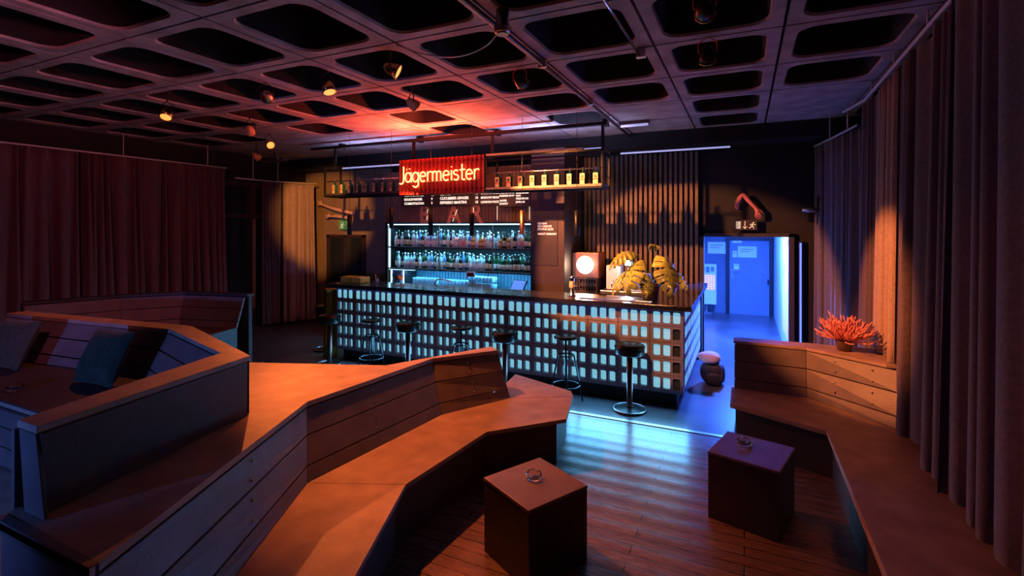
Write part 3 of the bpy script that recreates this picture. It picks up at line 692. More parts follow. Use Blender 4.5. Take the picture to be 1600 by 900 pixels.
KINDS = [('clear', 'g_clear', 'label_white', 'cap_silver', ROUND, (.05, .13), 'clear spirit bottle with white label', False),
 ('green', 'g_green', 'label_white', 'cap', WINE, (.05, .13), 'green bottle with white label', False),
 ('dark', 'g_dark', 'label_cream', 'cap', ROUND, (.04, .13), 'dark bottle with cream label', False),
 ('amber', 'g_amber', 'label_cream', 'cap', SQUAT, (.04, .10), 'squat amber bottle with cream label', False),
 ('blue', 'g_blue', 'label_white', 'cap_silver', SLIM, (.06, .13), 'slim pale blue bottle', False),
 ('pink', 'g_clear', 'label_pink', 'cap', ROUND, (.03, .12), 'clear bottle with pink label', False),
 ('square', 'g_clear', 'label_white', 'cap_silver', SQ, (.04, .12), 'square clear gin bottle', True)]
rows = [(1.815, 'upper', [0, 2, 0, 2, 2, 2, 0, 0, 4, 2, 0, 6, 4, 6, 0, 4, 1, 0, 2, 0, 6, 0, 5, 0, 4, 3, 0, 3, 3, 0, 6, 6, 0, 3, 2, 3, 0, 2, 0, 5, 1, 1]),
        (1.385, 'lower', [2, 0, 2, 0, 0, 5, 0, 2, 0, 1, 1, 0, 4, 1, 0, 0, 4, 2, 1, 2, 0, 2, 4, 1, 0, 0, 6, 0, 0, 2, 2, 1, 1, 1, 2, 1, 2, 2, 2, 1, 2, 2])]
zoneL = ((-6.25, 'far left end'), (-5.95, 'left of letter B'), (-5.6, 'under letter B'), (-5.3, 'right of letter B'), (-5.05, 'left under letter A'), (-4.8, 'right under letter A'), (-4.45, 'under letter R'), (-4.17, 'right of letter R'), (-3.95, 'just right of middle divider'), (-3.7, 'left of copper pendant'), (0, 'far right end'))
rnd = random.Random(9); first = {}
for z, rn_, seq in rows:
    for dep in (0, 1):
        for q, kd in enumerate(seq):
            if dep and (q % 3 == 0): continue
            kk = kd if not dep else rnd.choice([0, 0, 1, 2, 3, 4, 6])
            x = -6.43+q*(2.96/41)+rnd.uniform(-.008, .008)+(.035 if dep else 0)
            if x > -3.46: continue
            y = 8.2+rnd.uniform(-.02, .02)+(.15 if dep else 0); K = KINDS[kk]
            zn = [t for lim, t in zoneL if x < lim][0]
            lb = '%s, %s row, %s bar shelf, %s' % (K[6], 'back' if dep else 'front', rn_, zn)
            grp = 'bottles on the %s back-bar shelf' % rn_
            if kk not in first:
                o = bottle_proto(K[0], K[1], K[2], K[3], K[4], K[5], grp, lb, K[7]); first[kk] = o
                for c in o.children: pass
            else: o = copy_tree(first[kk])
            o['label'] = lb; o['group'] = grp; o.location = (x, y, z); s_ = rnd.uniform(.93, 1.1); o.scale = (1, 1, s_); o.rotation_euler.z = rnd.uniform(-.3, .3)

# hanging rack over the bar
hr = thing('hanging_rack', (-4.4, 7.1, 2.77), 'long black metal rack hung over the bar, carrying square bottles and the neon sign', 'rack')
XL, XR, Z0, Z1 = -7.06, -1.82, 2.77, 3.30
fr = MB(); t = .014
for y in (6.9, 7.3):
    for z in (Z0, Z1): fr.box(XL, y-t, z-t, XR, y+t, z+t)
    for x in (XL, -5.3, -3.68, XR): fr.box(x-t, y-t, Z0, x+t, y+t, Z1)
for x in (XL, -5.3, -3.68, XR):
    for z in (Z0, Z1): fr.box(x-t, 6.9, z-t, x+t, 7.3, z+t)
fr.build('frame', 'black_metal', hr, bevel=.003)
MB().box(XL, 6.89, Z0+.015, -5.3, 7.3, Z0+.05).build('shelf', 'dark_ply', hr, bevel=.003)
MB().box(-3.68, 6.88, Z0+.015, XR, 7.3, Z0+.05).build('shelf', 'ply', hr, bevel=.003)
MB().box(-3.68, 6.9, Z1+.0, -2.1, 6.97, Z1+.05).build('upper_board', 'ply', hr, bevel=.003)
MB().tube([(-3.66, 6.89, Z0+.27), (XR, 6.89, Z0+.27)], .009).build('guard_rail', 'steel', hr)
MB().tube([(XL, 6.89, Z0+.27), (-5.3, 6.89, Z0+.27)], .009).build('guard_rail', 'steel', hr)
for x in (-7.0, -5.2, -3.66, -1.86):
    MB().box(x-.02, 7.08, Z1, x+.02, 7.12, 3.72).box(x-.035, 7.27-.05, 3.70, x+.035, 7.35, 3.8).build('hanger_post', 'black_metal', hr)
MB().box(-7.6, 7.06, 3.68, -1.8, 7.14, 3.73).build('ceiling_beam', 'black_metal', hr)
MB().tube([(XL+.1, 7.25, Z1+.03), (-5.35, 7.25, Z1+.03)], .018).build('tube_light', 'tube_lilac', hr)
MB().tube([(-3.6, 7.25, Z1+.07), (XR-.1, 7.25, Z1+.07)], .018).build('tube_light', 'tube_lilac', hr)
lamp('rack_tube_light', 'AREA', (-6.2, 7.3, Z1+.1), 14, LILAC, (-6.2, 7.5, 5), 1.6, size_y=.04)
lamp('rack_tube_light', 'AREA', (-2.7, 7.3, Z1+.12), 20, LILAC, (-2.7, 7.5, 5), 1.6, size_y=.04)
# square bottles in the rack
ORD = ['first', 'second', 'third', 'fourth', 'fifth', 'sixth', 'seventh', 'eighth', 'ninth', 'tenth', 'eleventh']
jb = thing('bottle', (0, 0, 0), 'x', 'bottle', 'square bottles in the hanging rack')
MB().box(-.042, -.03, 0, .042, .03, .17).build('glass_body', 'g_green', jb, bevel=.008)
MB().lathe([(.03, .168), (.016, .195), (.014, .235)], (0, 0, 0), 12).build('neck', 'g_green', jb)
MB().lathe([(.016, .225), (.016, .25), (.008, .252)], (0, 0, 0), 12).build('cap', 'cap_silver', jb)
lb_ = MB().box(-.038, -.0335, .008, .038, -.031, .165).build('paper_label', 'label_orange', jb)
MB().lathe([(.024, 0), (.024, .002)], (0, -.034, .115), 18, Matrix.Rotation(R(90), 4, 'X')).build('emblem', 'text_black', lb_)
MB().tube([(-.011, -.0375, .128), (-.006, -.0375, .116), (.006, -.0375, .116), (.011, -.0375, .128)], .0018, 5).tube([(0, -.0375, .116), (0, -.0375, .102)], .003, 5).build('emblem_stag', 'label_orange', lb_)
MB().box(-.038, -.0355, .066, .038, -.0335, .082).build('label_band', 'label_red', lb_)
jx = [-3.52+i*.198 for i in range(9)]+[-6.93+i*.19 for i in range(9)]
for i, x in enumerate(jx):
    o = jb if i == 0 else copy_tree(jb)
    o.location = (x, 7.02, Z0+.051); o.rotation_euler.z = R(-8) if i < 9 else R(-20)
    if i < 9:
        o['group'] = 'square bottles in the right half of the hanging rack'
        o['label'] = ('square green bottle with orange label in the hanging rack, immediately right of the neon sign' if i == 0 else
                      'square bottle in deep shadow at the far right end of the hanging rack' if i == 8 else
                      'square bottle with half-shaded label, second from the right end of the hanging rack' if i == 7 else
                      'bright orange-labelled square bottle, %s to the right of the neon sign' % ORD[i])
    else:
        o['group'] = 'square bottles in the left half of the hanging rack'
        o['label'] = ('dim square bottle at the far left end of the hanging rack' if i == 9 else
                      'red-lit square bottle in the hanging rack just left of the neon sign' if i == 17 else
                      'dim square bottle, %s from the left end of the hanging rack' % ORD[i-9])

# neon sign
ns = thing('neon_sign', (-4.5, 6.86, 2.74), 'red corrugated sign with glowing orange neon script Jägermeister', 'sign')
vs = []; fs = []; n = 0; x = -5.3; pts = []
W_ = 1.63; nr = 20
for k in range(nr):
    xa = -5.31+W_*k/nr; dx = W_/nr
    for u, y in ((0, 0), (.12, 0), (.28, .035), (.6, .035), (.78, 0), (.999, 0)): pts.append((xa+dx*u, 6.845+y))
for z in (2.745, 3.335): vs += [(px, py, z) for px, py in pts]
N = len(pts); fs = [(i, i+1, N+i+1, N+i) for i in range(N-1)]
MB().add(vs, fs).build('backing_sheet', 'red_sheet', ns, solid=.004)
MB().box(-5.32, 6.875, 2.8, -3.67, 6.884, 2.83).box(-5.32, 6.875, 3.25, -3.67, 6.884, 3.28).build('support_bar', 'black_metal', ns)
def arc(cx, cy, rx, ry, a0, a1, n=12): return [(cx+rx*math.cos(R(a0+(a1-a0)*k/n)), cy+ry*math.sin(R(a0+(a1-a0)*k/n))) for k in range(n+1)]
GL = {'J': (.42, [[(.32, 1.0), (.32, .15)]+arc(.13, .15, .19, .25, 0, -120)]),
 'a': (.52, [arc(.22, .3, .2, .3, 20, 340, 16), [(.43, .62), (.43, .1), (.47, 0)]]),
 'g': (.52, [arc(.22, .3, .2, .3, 20, 340, 16), [(.43, .6), (.43, -.12)]+arc(.23, -.14, .2, .2, 0, -150)]),
 'e': (.50, [[(.04, .32), (.42, .34)]+arc(.23, .3, .2, .3, 10, 310, 16)]),
 'r': (.34, [[(.06, .6), (.06, 0)], [(.06, .38)]+arc(.24, .36, .18, .24, 160, 55, 6)]),
 'm': (.74, [[(.06, .6), (.06, 0)], [(.06, .4)]+arc(.2, .42, .14, .18, 160, 0, 6)+[(.34, 0)], [(.34, .4)]+arc(.48, .42, .14, .18, 160, 0, 6)+[(.62, 0)]]),
 'i': (.18, [[(.08, .6), (.08, 0)], [(.075, .8), (.085, .84)]]),
 's': (.44, [arc(.2, .46, .15, .14, 40, 250, 8)+arc(.2, .16, .16, .16, 70, -140, 8)]),
 't': (.38, [[(.15, .95), (.15, .12)]+arc(.27, .12, .12, .12, 180, 300, 5), [(.0, .6), (.33, .62)]])}
def neon_word(word, x0, zb, S, Y, slope):
    x = x0; SX = S*1.09
    for ch in word:
        k = 'a' if ch == 'ä' else ch; adv, strokes = GL[k]; b = MB()
        st = list(strokes)
        if ch == 'ä': st += [[(.12, .8), (.13, .84)], [(.32, .82), (.33, .86)]]
        for s in st:
            P = [(x+u*SX, Y, zb+v*S+slope*(x+u*SX-x0)) for u, v in s]
            b.tube(P, .0095, 8)
        b.build('neon_letter', 'neon', ns)
        x += adv*SX
    return x
xe = neon_word('Jägermeister', -5.29, 2.955, .262, 6.815, .0)
MB().tube([(-5.28, 6.84, 2.95), (-3.69, 6.84, 2.95)], .004, 5).tube([(-5.28, 6.84, 3.11), (-3.69, 6.84, 3.11)], .004, 5).build('mounting_wire', 'steel', ns)
lamp('neon_and_fill_light', 'AREA', (-4.5, 6.72, 3.08), 1.2, (1, .06, .02), (-4.5, 7.2, 3.05), 1.4, size_y=.2)
lamp('neon_and_fill_light', 'AREA', (-4.4, 6.5, 3.24), 150, (1, .085, .035), (-4.4, 6.35, 4.0), 1.4, size_y=.2)
lamp('neon_and_fill_light', 'AREA', (-4.6, 6.95, 2.72), 5, (1, .24, .09), (-4.9, 8.0, 2.45), 1.4, size_y=.1)  # added fill for the B A R letters, apart from the neon itself

# pendant lamps over the bar
def pendant(x, z0, label, m='black_metal'):
    root = thing('pendant_lamp', (x, 6.62, z0), label, 'lamp', 'tube pendant lamps over the bar')
    MB().lathe([(.036, 0), (.038, .003), (.038, .34), (.02, .345)], (x, 6.62, z0), 16).build('shade', m, root)
    MB().tube([(x, 6.62, z0+.34), (x, 6.62, 3.8)], .003, 5).build('cord', 'black', root)
    MB().lathe([(.03, 0), (.03, .004)], (x, 6.62, z0-.004), 14).build('lamp_glass', 'white', root)
pendant(-6.20, 2.07, 'black tube pendant farthest left, hanging in front of the tan wall')
pendant(-5.30, 2.18, 'black tube pendant left of the letter B')
pendant(-4.52, 2.07, 'black tube pendant hanging between the letters B and A')
pendant(-3.77, 2.07, 'black tube pendant hanging just right of the letter R')
pendant(-2.93, 2.10, 'copper-edged tube pendant hanging in front of the right end of the shelves', 'copper')
pendant(-2.10, 2.09, 'tube pendant hanging right of the dark column, above the square lamp')

# things on the back counter
def glass_proto(loc, lb, grp, h=.11, r=.033):
    root = thing('drinking_glass', loc, lb, 'glass', grp)
    MB().lathe([(r*.8, 0), (r, .01), (r, h), (r-.003, h), (r-.004, .014), (.0, .012)], loc, 12).build('tumbler', 'g_ice', root)
    return root
M['g_ice'] = mat('ice_lit_glass', (.5, .72, .8), .05, trans=.55, ior=1.2, spec=.8)
g0 = None; rnd = random.Random(3)
ORD = ['leftmost', 'second from left', 'third from left', 'fourth from left', 'fifth from left', 'sixth from left', 'seventh from left', 'eighth from left', 'ninth from left', 'tenth from left']
spots = []
for i in range(10):
    for j in range(3): spots.append((-5.28+i*.078, 8.12+j*.085, 1.041, 'tumbler in the %s row left of the glass stack, %s' % (('front', 'middle', 'back')[j], ORD[i]), 'tumblers on the back counter'))
for i in range(8):
    for j in range(2): spots.append((-5.95+i*.07, 8.14+j*.09, 1.041, 'tall clear glass by the bottle fridge, %s row, %s' % (('front', 'back')[j], ORD[i]), 'glasses at the left end of the back counter'))
for i in range(7):
    for j in range(3):
        for k in range(2): spots.append((-4.66+i*.075, 8.12+j*.085, 1.041+k*.125, 'glass in the stack under the framed card, %s layer, %s row, %s' % (('lower', 'upper')[k], ('front', 'middle', 'back')[j], ORD[i]), 'stacked glasses on the back counter'))
ORD = ['leftmost', 'second from left', 'third from left', 'fourth from left', 'fifth from left', 'sixth from left', 'seventh from left', 'eighth from left', 'ninth from left', 'tenth from left']
for q, (x, y, z, lb, grp) in enumerate(spots):
    if g0 is None: g0 = glass_proto((x, y, z), lb, grp); o = g0
    else: o = dup(g0, (x, y, z), lb, group=grp)
    o.scale = (1, 1, 1.3 if 'tumbler' in lb else 1.45 if 'tall' in lb else 1.0)
# small framed card
fc = thing('framed_card', (-4.62, 8.06, 1.28), 'small white framed card hanging from the lower shelf edge', 'card')
MB().box(-4.70, 8.04, 1.27, -4.52, 8.055, 1.37).build('frame', 'white', fc, bevel=.003)
MB().box(-4.675, 8.036, 1.29, -4.545, 8.041, 1.35).build('card_face', 'menu', fc)
# tablet
tb = thing('tablet_till', (-3.55, 8.0, .97), 'blue-glowing tablet till tilted on a black stand behind the bar', 'till')
mt = Matrix.Translation((-3.60, 7.97, 1.16))@Matrix.Rotation(R(-14), 4, 'Z')@Matrix.Rotation(R(-35), 4, 'X')
MB().box(-.15, -.012, -.12, .15, .012, .12, mt).build('casing', 'black', tb, bevel=.006)
MB().box(-.135, -.0145, -.105, .135, -.0125, .105, mt).build('screen', 'screen', tb)
MB().loft([(-3.72, 8.01, 1.042), (-3.5, 8.01, 1.042), (-3.5, 8.1, 1.042), (-3.72, 8.1, 1.042)], [(-3.64, 7.99, 1.12), (-3.56, 7.99, 1.12), (-3.56, 8.03, 1.12), (-3.64, 8.03, 1.12)]).build('stand', 'black', tb)
# small fridge with lit frame
fg = thing('bottle_fridge', (-6.4, 8.3, .97), 'small glass-door fridge with blue lit frame at the left end of the back counter', 'fridge')
MB().box(-6.52, 8.12, 1.045, -6.16, 8.5, 1.34).build('cabinet', 'black', fg, bevel=.006)
MB().box(-6.50, 8.10, 1.06, -6.475, 8.122, 1.33).build('light_strip', 'led', fg)
MB().box(-6.20, 8.10, 1.06, -6.18, 8.122, 1.33).build('light_strip', 'led', fg)
fb = MB()
for i in range(5):
    for z in (1.06, 1.20): fb.lathe([(.018, 0), (.02, .06), (.008, .1), (.008, .13)], (-6.44+i*.05, 8.10, z), 8)
tag(fb.build('fridge_contents', 'g_blue', fg), 'small blue-lit bottles behind the fridge door')
# faucet on the work counter
fa = thing('faucet', (-4.55, 7.9, .97), 'curved chrome faucet behind the countertop below the glasses', 'faucet')
MB().tube(smooth_path([(-4.68, 6.98, 1.0), (-4.68, 6.98, 1.25), (-4.62, 6.98, 1.33), (-4.5, 6.98, 1.33), (-4.38, 6.98, 1.31)], 5), .012).build('spout', 'chrome', fa)
MB().box(-5.4, 6.82, .93, -3.9, 7.3, .97).build('sink_top', 'steel', fa)
MB().box(-5.38, 6.84, 0, -3.92, 7.28, .93).build('sink_cabinet', 'black', fa)
MB().lathe([(.025, 0), (.025, .05), (.012, .06)], (-4.68, 6.98, .97), 12).build('base', 'chrome', fa)
# utensils and objects on the bar
ct = thing('cocktail_glass', (-5.02, 6.5, 1.262), 'stemmed cocktail glass with orange drink on a red mat on the bar', 'glass')
MB().lathe([(.035, 0), (.034, .004), (.005, .01), (.005, .075), (.045, .135), (.047, .15), (.043, .15), (.004, .082)], (-5.02, 6.5, 1.266), 16).build('stem_glass', 'glass', ct)
MB().lathe([(.004, .084), (.037, .128), (.038, .138), (.0, .139)], (-5.02, 6.5, 1.266), 16).build('drink', 'drink', ct)
MB().lathe([(.014, 0), (.018, .02), (.004, .035)], (-5.03, 6.48, 1.41), 8).build('garnish', 'label_cream', ct)
tag(MB().lathe([(.09, 0), (.09, .003)], (-5.02, 6.5, 1.2622), 20).build('bar_mat', 'label_red'), 'round red mat under the orange cocktail', 'mat')
yb = thing('acrylic_box', (-5.9, 6.5, 1.262), 'yellow box glowing gold on the left end of the countertop', 'box')
MB().box(-6.22, 6.42, 1.263, -5.78, 6.66, 1.36).build('box_body', 'yellow', yb, bevel=.01)
MB().box(-6.0, 6.415, 1.263, -5.985, 6.42, 1.36).build('seam', 'gold', yb)
tag(MB().box(-4.33, 6.42, 1.262, -4.1, 6.56, 1.29).build('napkin_holder', 'copper', bevel=.004), 'low orange wooden tray on the countertop in front of the glasses', 'tray') if False else None
np_ = tag(MB().box(-5.18, 8.05, .97, -4.98, 8.10, 1.15).build('napkin_pack', 'magenta', bevel=.008), 'magenta pack of napkins standing among the glasses on the back counter', 'napkins') if False else None
us = thing('utensil_jar', (-5.6, 6.62, 1.262), 'small jar of bar spoons near the left end of the countertop', 'utensils')
MB().lathe([(.03, 0), (.032, .07), (.029, .07), (.027, .004)], (-5.6, 6.62, 1.263), 14).build('jar', 'g_ice', us)
for dx, dy in ((-.03, .01), (.01, .015), (.03, -.01), (-.01, -.02)): MB().tube([(-5.6+dx*.3, 6.62+dy*.3, 1.27), (-5.6+dx*1.4, 6.62+dy*1.4, 1.40)], .003, 5).build('spoon', 'steel', us)
# beer tap
bt = thing('beer_tap', (-2.13, 6.5, 1.262), 'round glass beer tap tower with badge on the countertop', 'beer tap')
MB().lathe([(.05, 0), (.05, .012), (.036, .02), (.036, .24), (.03, .262), (.012, .275)], (-2.13, 6.5, 1.262), 20).build('tower', 'chrome', bt)
MB().lathe([(.0375, .11), (.0385, .112), (.0385, .2), (.0375, .202)], (-2.13, 6.5, 1.262), 20).build('badge', 'label_cream', bt)
MB().tube([(-2.06, 6.42, 1.40), (-2.0, 6.40, 1.41), (-1.97, 6.40, 1.35)], .009).build('spout', 'chrome', bt)
MB().tube([(-2.02, 6.41, 1.42), (-1.99, 6.41, 1.50)], .008).build('handle', 'black', bt)
MB().tube([(-2.13, 6.5, 1.40), (-2.06, 6.42, 1.40)], .012).build('pipe', 'chrome', bt)
tr = tag(MB().box(-1.98, 6.33, 1.263, -1.05+.0, 6.62, 1.275).build('drip_tray', 'steel', bevel=.004), 'long polished steel drip tray on the countertop before the potted monstera', 'tray')
# boxed lamp
bl = thing('box_lamp', (-2.48, 8.3, 1.33), 'square copper box lamp with a bright round disc behind the bar', 'lamp')
MB().box(-2.72, 8.3, 1.33, -2.25, 8.72, 1.76).build('housing', 'copper', bl, bevel=.008)
MB().lathe([(.145, 0), (.145, .012)], (-2.485, 8.302, 1.55), 32, Matrix.Rotation(R(90), 4, 'X')).build('light_disc', 'disc', bl)
MB().tube([(-2.485+.155*math.cos(a*.1963), 8.297, 1.55+.155*math.sin(a*.1963)) for a in range(32)], .008, 6, True).build('ring', 'steel', bl)
lamp('box_lamp_light', 'POINT', (-2.485, 8.16, 1.55), 9, (1, .75, .5), None, .12)
for z in (.955, 1.08, 1.205):
    cr = thing('bottle_crate', (-2.48, 8.3, z), {.955: 'black slotted crate at the bottom of the stack under the box lamp', 1.08: 'black slotted crate in the middle of the stack under the box lamp', 1.205: 'black slotted crate directly under the box lamp'}[z], 'crate', 'crates under the box lamp')
    b = MB().box(-2.68, 8.28, z, -2.28, 8.62, z+.02).box(-2.68, 8.28, z+.10, -2.28, 8.62, z+.12)
    for i in range(9): b.box(-2.68+i*.0485, 8.285, z+.02, -2.68+i*.0485+.012, 8.30, z+.10)
    b.box(-2.67, 8.33, z+.02, -2.29, 8.6, z+.1).build('crate_body', 'column', cr)
# coffee grinder / appliance and rail
cm = thing('coffee_machine', (-1.85, 8.3, .95), 'pale upright coffee machine between the box lamp and the monstera', 'coffee machine')
MB().box(-2.12, 8.3, 1.15, -1.88, 8.6, 1.56).build('casing', 'pinkish', cm, bevel=.02)
MB().box(-2.2, 8.2, 1.08, -1.35, 8.62, 1.14).build('drip_shelf', 'steel', cm, bevel=.008)
MB().box(-2.15, 8.25, .955, -1.4, 8.6, 1.08).build('body', 'black', cm, bevel=.01)
MB().box(-1.85, 8.35, 1.14, -1.4, 8.6, 1.45).build('boiler', 'steel', cm, bevel=.02)
MB().tube([(-2.0, 8.29, 1.30), (-2.0, 8.22, 1.28), (-2.0, 8.2, 1.2)], .012).build('spout', 'chrome', cm)
wl = thing('work_lamp', (-1.72, 8.3, 1.62), 'small brilliant white work lamp behind the monstera leaves', 'lamp')
MB().box(-1.80, 8.25, 1.56, -1.66, 8.30, 1.66).build('housing', 'black', wl, bevel=.006)
M['white_light'] = mat('white_lamp_face', (1, 1, 1), .4, emit=(.8, .88, 1), es=10)
MB().box(-1.79, 8.245, 1.57, -1.70, 8.249, 1.65).build('light_panel', 'white_light', wl)
MB().tube([(-1.73, 8.3, 1.56), (-1.73, 8.33, 1.45)], .01).build('bracket', 'black', wl)
lamp('work_lamp_light', 'POINT', (-1.74, 8.15, 1.6), 5, (.8, .88, 1), None, .06)

# monstera
mp = thing('potted_monstera', (-1.10, 6.55, 1.262), 'large split-leaf monstera in a dark brown pot on the right end of the bar', 'plant')
MB().lathe([(.09, 0), (.125, .21), (.13, .22), (.12, .22), (.11, .2), (.0, .19)], (-1.10, 6.55, 1.263), 20).build('pot', 'terracotta', mp)
def leaf(base, tip_dir, L, Wd, droop, roll, seed):
    rnd = random.Random(seed); n = 22; m = 7
    f = Vector(tip_dir).normalized(); side = f.cross(Vector((0, 0, 1))).normalized(); upv = side.cross(f).normalized()
    side = (side*math.cos(roll)+upv*math.sin(roll)).normalized(); upv = side.cross(f).normalized()
    def out(t): # half width along the leaf
        wv = math.sin(math.pi*min(1, (t+.10)/1.1))**.72*(1-.30*t)
        return wv
    vs = []; fs = []
    for sgn in (1, -1):
        o = len(vs)
        for i in range(n+1):
            t = i/n
            for j in range(m+1):
                s = j/m; wd_ = out(t)*Wd*.5
                back = -.16*L*(1 - t)*s*s if t < .35 else 0
                sweep = .22*L*s*(t*.6)
                a = t*L+back+sweep*.6
                dr = -droop*(a/L)**2*L if a > 0 else 0
                p = Vector(base)+f*a*(1-.25*droop)+side*sgn*s*wd_+Vector((0, 0, 1))*dr-upv*(s*s*.22*Wd)+upv*.022*s*math.cos(t*35.)
                p.z = max(p.z, 1.275); vs.append(p)
        for i in range(n):
            t = (i+.5)/n
            for j in range(m):
                s = (j+.5)/m
                notch = (i % 4 == 3) and s > .30 and .12 < t < .9
                hole = (i % 5 == 2) and .2 < s < .34 and .25 < t < .75
                if notch or hole: continue
                q = (o+i*(m+1)+j, o+i*(m+1)+j+1, o+(i+1)*(m+1)+j+1, o+(i+1)*(m+1)+j)
                fs.append(q if sgn > 0 else q[::-1])
    lf = MB().add(vs, fs, True).build('leaf', 'leaf', mp, solid=.004)
    mid = [Vector(base)+f*(t/8*L)*(1-.25*droop)+Vector((0, 0, 1))*(-droop*(t/8)**2*L)+upv*.003 for t in range(9)]
    MB().tube(mid, [.006-.0005*i for i in range(9)], 5).build('midrib', 'stem', lf)
    return lf
LV = [((-1.30, 6.45, 1.88), (-.5, -.3, .0), .32, .27, .45, .5), ((-1.26, 6.42, 1.76), (-.12, -.5, -.55), .40, .34, .1, -.15), ((-.90, 6.45, 1.82), (.22, -.45, -.6), .46, .36, .1, .15),
      ((-1.38, 6.5, 1.62), (-.5, -.3, -.45), .28, .22, .3, .5), ((-1.10, 6.44, 1.58), (.05, -.5, -.7), .26, .22, .1, .4),
      ((-.84, 6.52, 1.70), (.55, -.1, -.5), .30, .22, .2, -.4), ((-1.08, 6.6, 1.92), (.15, -.1, .35), .22, .17, .6, .6)]
for k, (b_, t_, L_, W_l, dr_, ro_) in enumerate(LV):
    leaf(b_, t_, L_, W_l, dr_, ro_, k)
    MB().tube(smooth_path([(-1.10+.02*math.cos(k), 6.55+.02*math.sin(k), 1.46), ((b_[0]-1.1)/2+.0, (b_[1]+6.55)/2, b_[2]-.08), b_], 4), .006, 6).build('stem', 'stem', mp)

# ------------------------------------------------------------ stools
def round_stool(x, y, label, h=.80):
    root = thing('bar_stool', (x, y, 0), label, 'stool', 'padded pedestal stools at the bar')
    MB().lathe([(.15, h-.13), (.172, h-.12), (.178, h-.04), (.17, h-.012), (.14, h), (.0, h+.004)], (x, y, 0), 32).build('seat', 'leather', root)
    MB().tube([(x+.177*math.cos(a*.2618), y+.177*math.sin(a*.2618), h-.035) for a in range(24)], .006, 6, True).build('seat_piping', 'leather', root)
    MB().lathe([(.04, .02), (.035, .05), (.035, h-.12)], (x, y, 0), 20).build('post', 'copper_dark', root)
    MB().lathe([(.20, 0), (.20, .012), (.16, .02), (.05, .035)], (x, y, 0), 32).build('base_plate', 'black_metal', root)
    MB().tube([(x+.19*math.cos(a*.2618), y+.19*math.sin(a*.2618), .02) for a in range(24)], .010, 6, True).build('base_ring', 'steel', root)
M['copper_dark'] = mat('dark_bronze', (.16, .08, .07), .35, .8)
def thin_stool(x, y, label, h=.78, rz=0.):
    root = thing('metal_stool', (x, y, 0), label, 'stool', 'slim adjustable metal stools at the bar')
    MB().lathe([(.14, h-.03), (.15, h-.025), (.152, h-.008), (.14, h), (.0, h)], (x, y, 0), 28).build('seat', 'leather', root)
    MB().tube([(x, y, h-.03), (x, y, .26)], .013, 10).build('screw_post', 'black_metal', root)
    MB().tube([(x+.10*math.cos(a*.3927), y+.10*math.sin(a*.3927), h-.24) for a in range(16)], .008, 6, True).build('upper_ring', 'black_metal', root)
    MB().tube([(x+.175*math.cos(a*.3142), y+.175*math.sin(a*.3142), .2) for a in range(20)], .008, 6, True).build('foot_ring', 'black_metal', root)
    for k in range(4):
        a = rz+k*math.pi/2; c, s = math.cos(a), math.sin(a)
        MB().tube([(x+.02*c, y+.02*s, h-.22), (x+.10*c, y+.10*s, h-.24), (x+.21*c, y+.21*s, 0.0)], .011, 7).build('leg', 'black_metal', root)
round_stool(-1.25, 6.02, 'black padded pedestal stool nearest the right corner of the bar')
round_stool(-2.92, 6.02, 'black padded pedestal stool partly hidden by the end of the middle bench')
round_stool(-4.50, 6.0, 'black padded pedestal stool in the middle of the left half of the bar')
round_stool(-6.02, 5.98, 'black padded pedestal stool before the golden column at the left end of the bar')
round_stool(-6.82, 6.68, 'black padded pedestal stool standing around the left end of the bar')
thin_stool(-2.05, 6.0, 'slim black metal stool right of the middle bench, between two padded stools', .82, .4)
thin_stool(-3.60, 6.02, 'slim black metal stool rising just behind the middle bench backrest', .80, .7)
thin_stool(-5.18, 6.0, 'slim black metal stool near the left end of the bar', .78, .5)
gc = thing('gold_column', (-6.33, 6.34, 0), 'short golden foil column glowing at the left end of the bar', 'column')
MB().lathe([(.13, 0), (.13, .27), (.12, .28), (.12, .30), (.13, .31), (.115, 1.15)], (-6.36, 6.36, 0), 8, smooth=False).build('column_body', 'gold', gc, bevel=.004)

# bag on the floor
bg = thing('backpack', (-.48, 7.75, 0), 'black backpack standing on the blue-lit floor against the bar end', 'bag')
def blob(name, c, s, m, root, seed, rough_=.1, sub=1, rz=0.):
    rnd = random.Random(seed); n, k = 16, 12; vs = []; fs = []
    for i in range(k+1):
        ph = math.pi*i/k
        for j in range(n):
            th = 2*math.pi*j/n; r = 1+rough_*math.sin(3*th+seed+ph*2)+rough_*.6*math.sin(5*th-ph*4+seed*2)+rnd.uniform(-.03, .03)
            sp = math.sin(ph); sx = math.copysign(abs(math.cos(th)*sp)**.75, math.cos(th)); sy = math.copysign(abs(math.sin(th)*sp)**.75, math.sin(th))
            sz = math.copysign(abs(math.cos(ph))**.75, math.cos(ph))
            x, y, z = sx*s[0]*r, sy*s[1]*r, sz*s[2]
            vs.append((c[0]+x*math.cos(rz)-y*math.sin(rz), c[1]+x*math.sin(rz)+y*math.cos(rz), max(.002, c[2]+z)))
    for i in range(k):
        for j in range(n): fs.append((i*n+j, i*n+(j+1) % n, (i+1)*n+(j+1) % n, (i+1)*n+j))
    return MB().add(vs, fs, True).build(name, m, root, sub=sub)
blob('bag_body', (-.40, 7.55, .15), (.17, .13, .16), 'fabric_black', bg, 2, .05)
blob('front_pocket', (-.38, 7.42, .10), (.11, .05, .09), 'fabric_black', bg, 5, .04)
MB().tube(smooth_path([(-.50, 7.50, .27), (-.46, 7.42, .2), (-.47, 7.38, .08)], 4), .012, 6).tube(smooth_path([(-.30, 7.50, .27), (-.28, 7.40, .2), (-.30, 7.37, .08)], 4), .012, 6).build('strap', 'fabric_black', bg)
tag(blob('jacket', (-.44, 7.56, .36), (.15, .15, .075), 'fabric_pink', None, 8, .16), 'crumpled pale pink jacket lying on top of the black backpack', 'jacket')

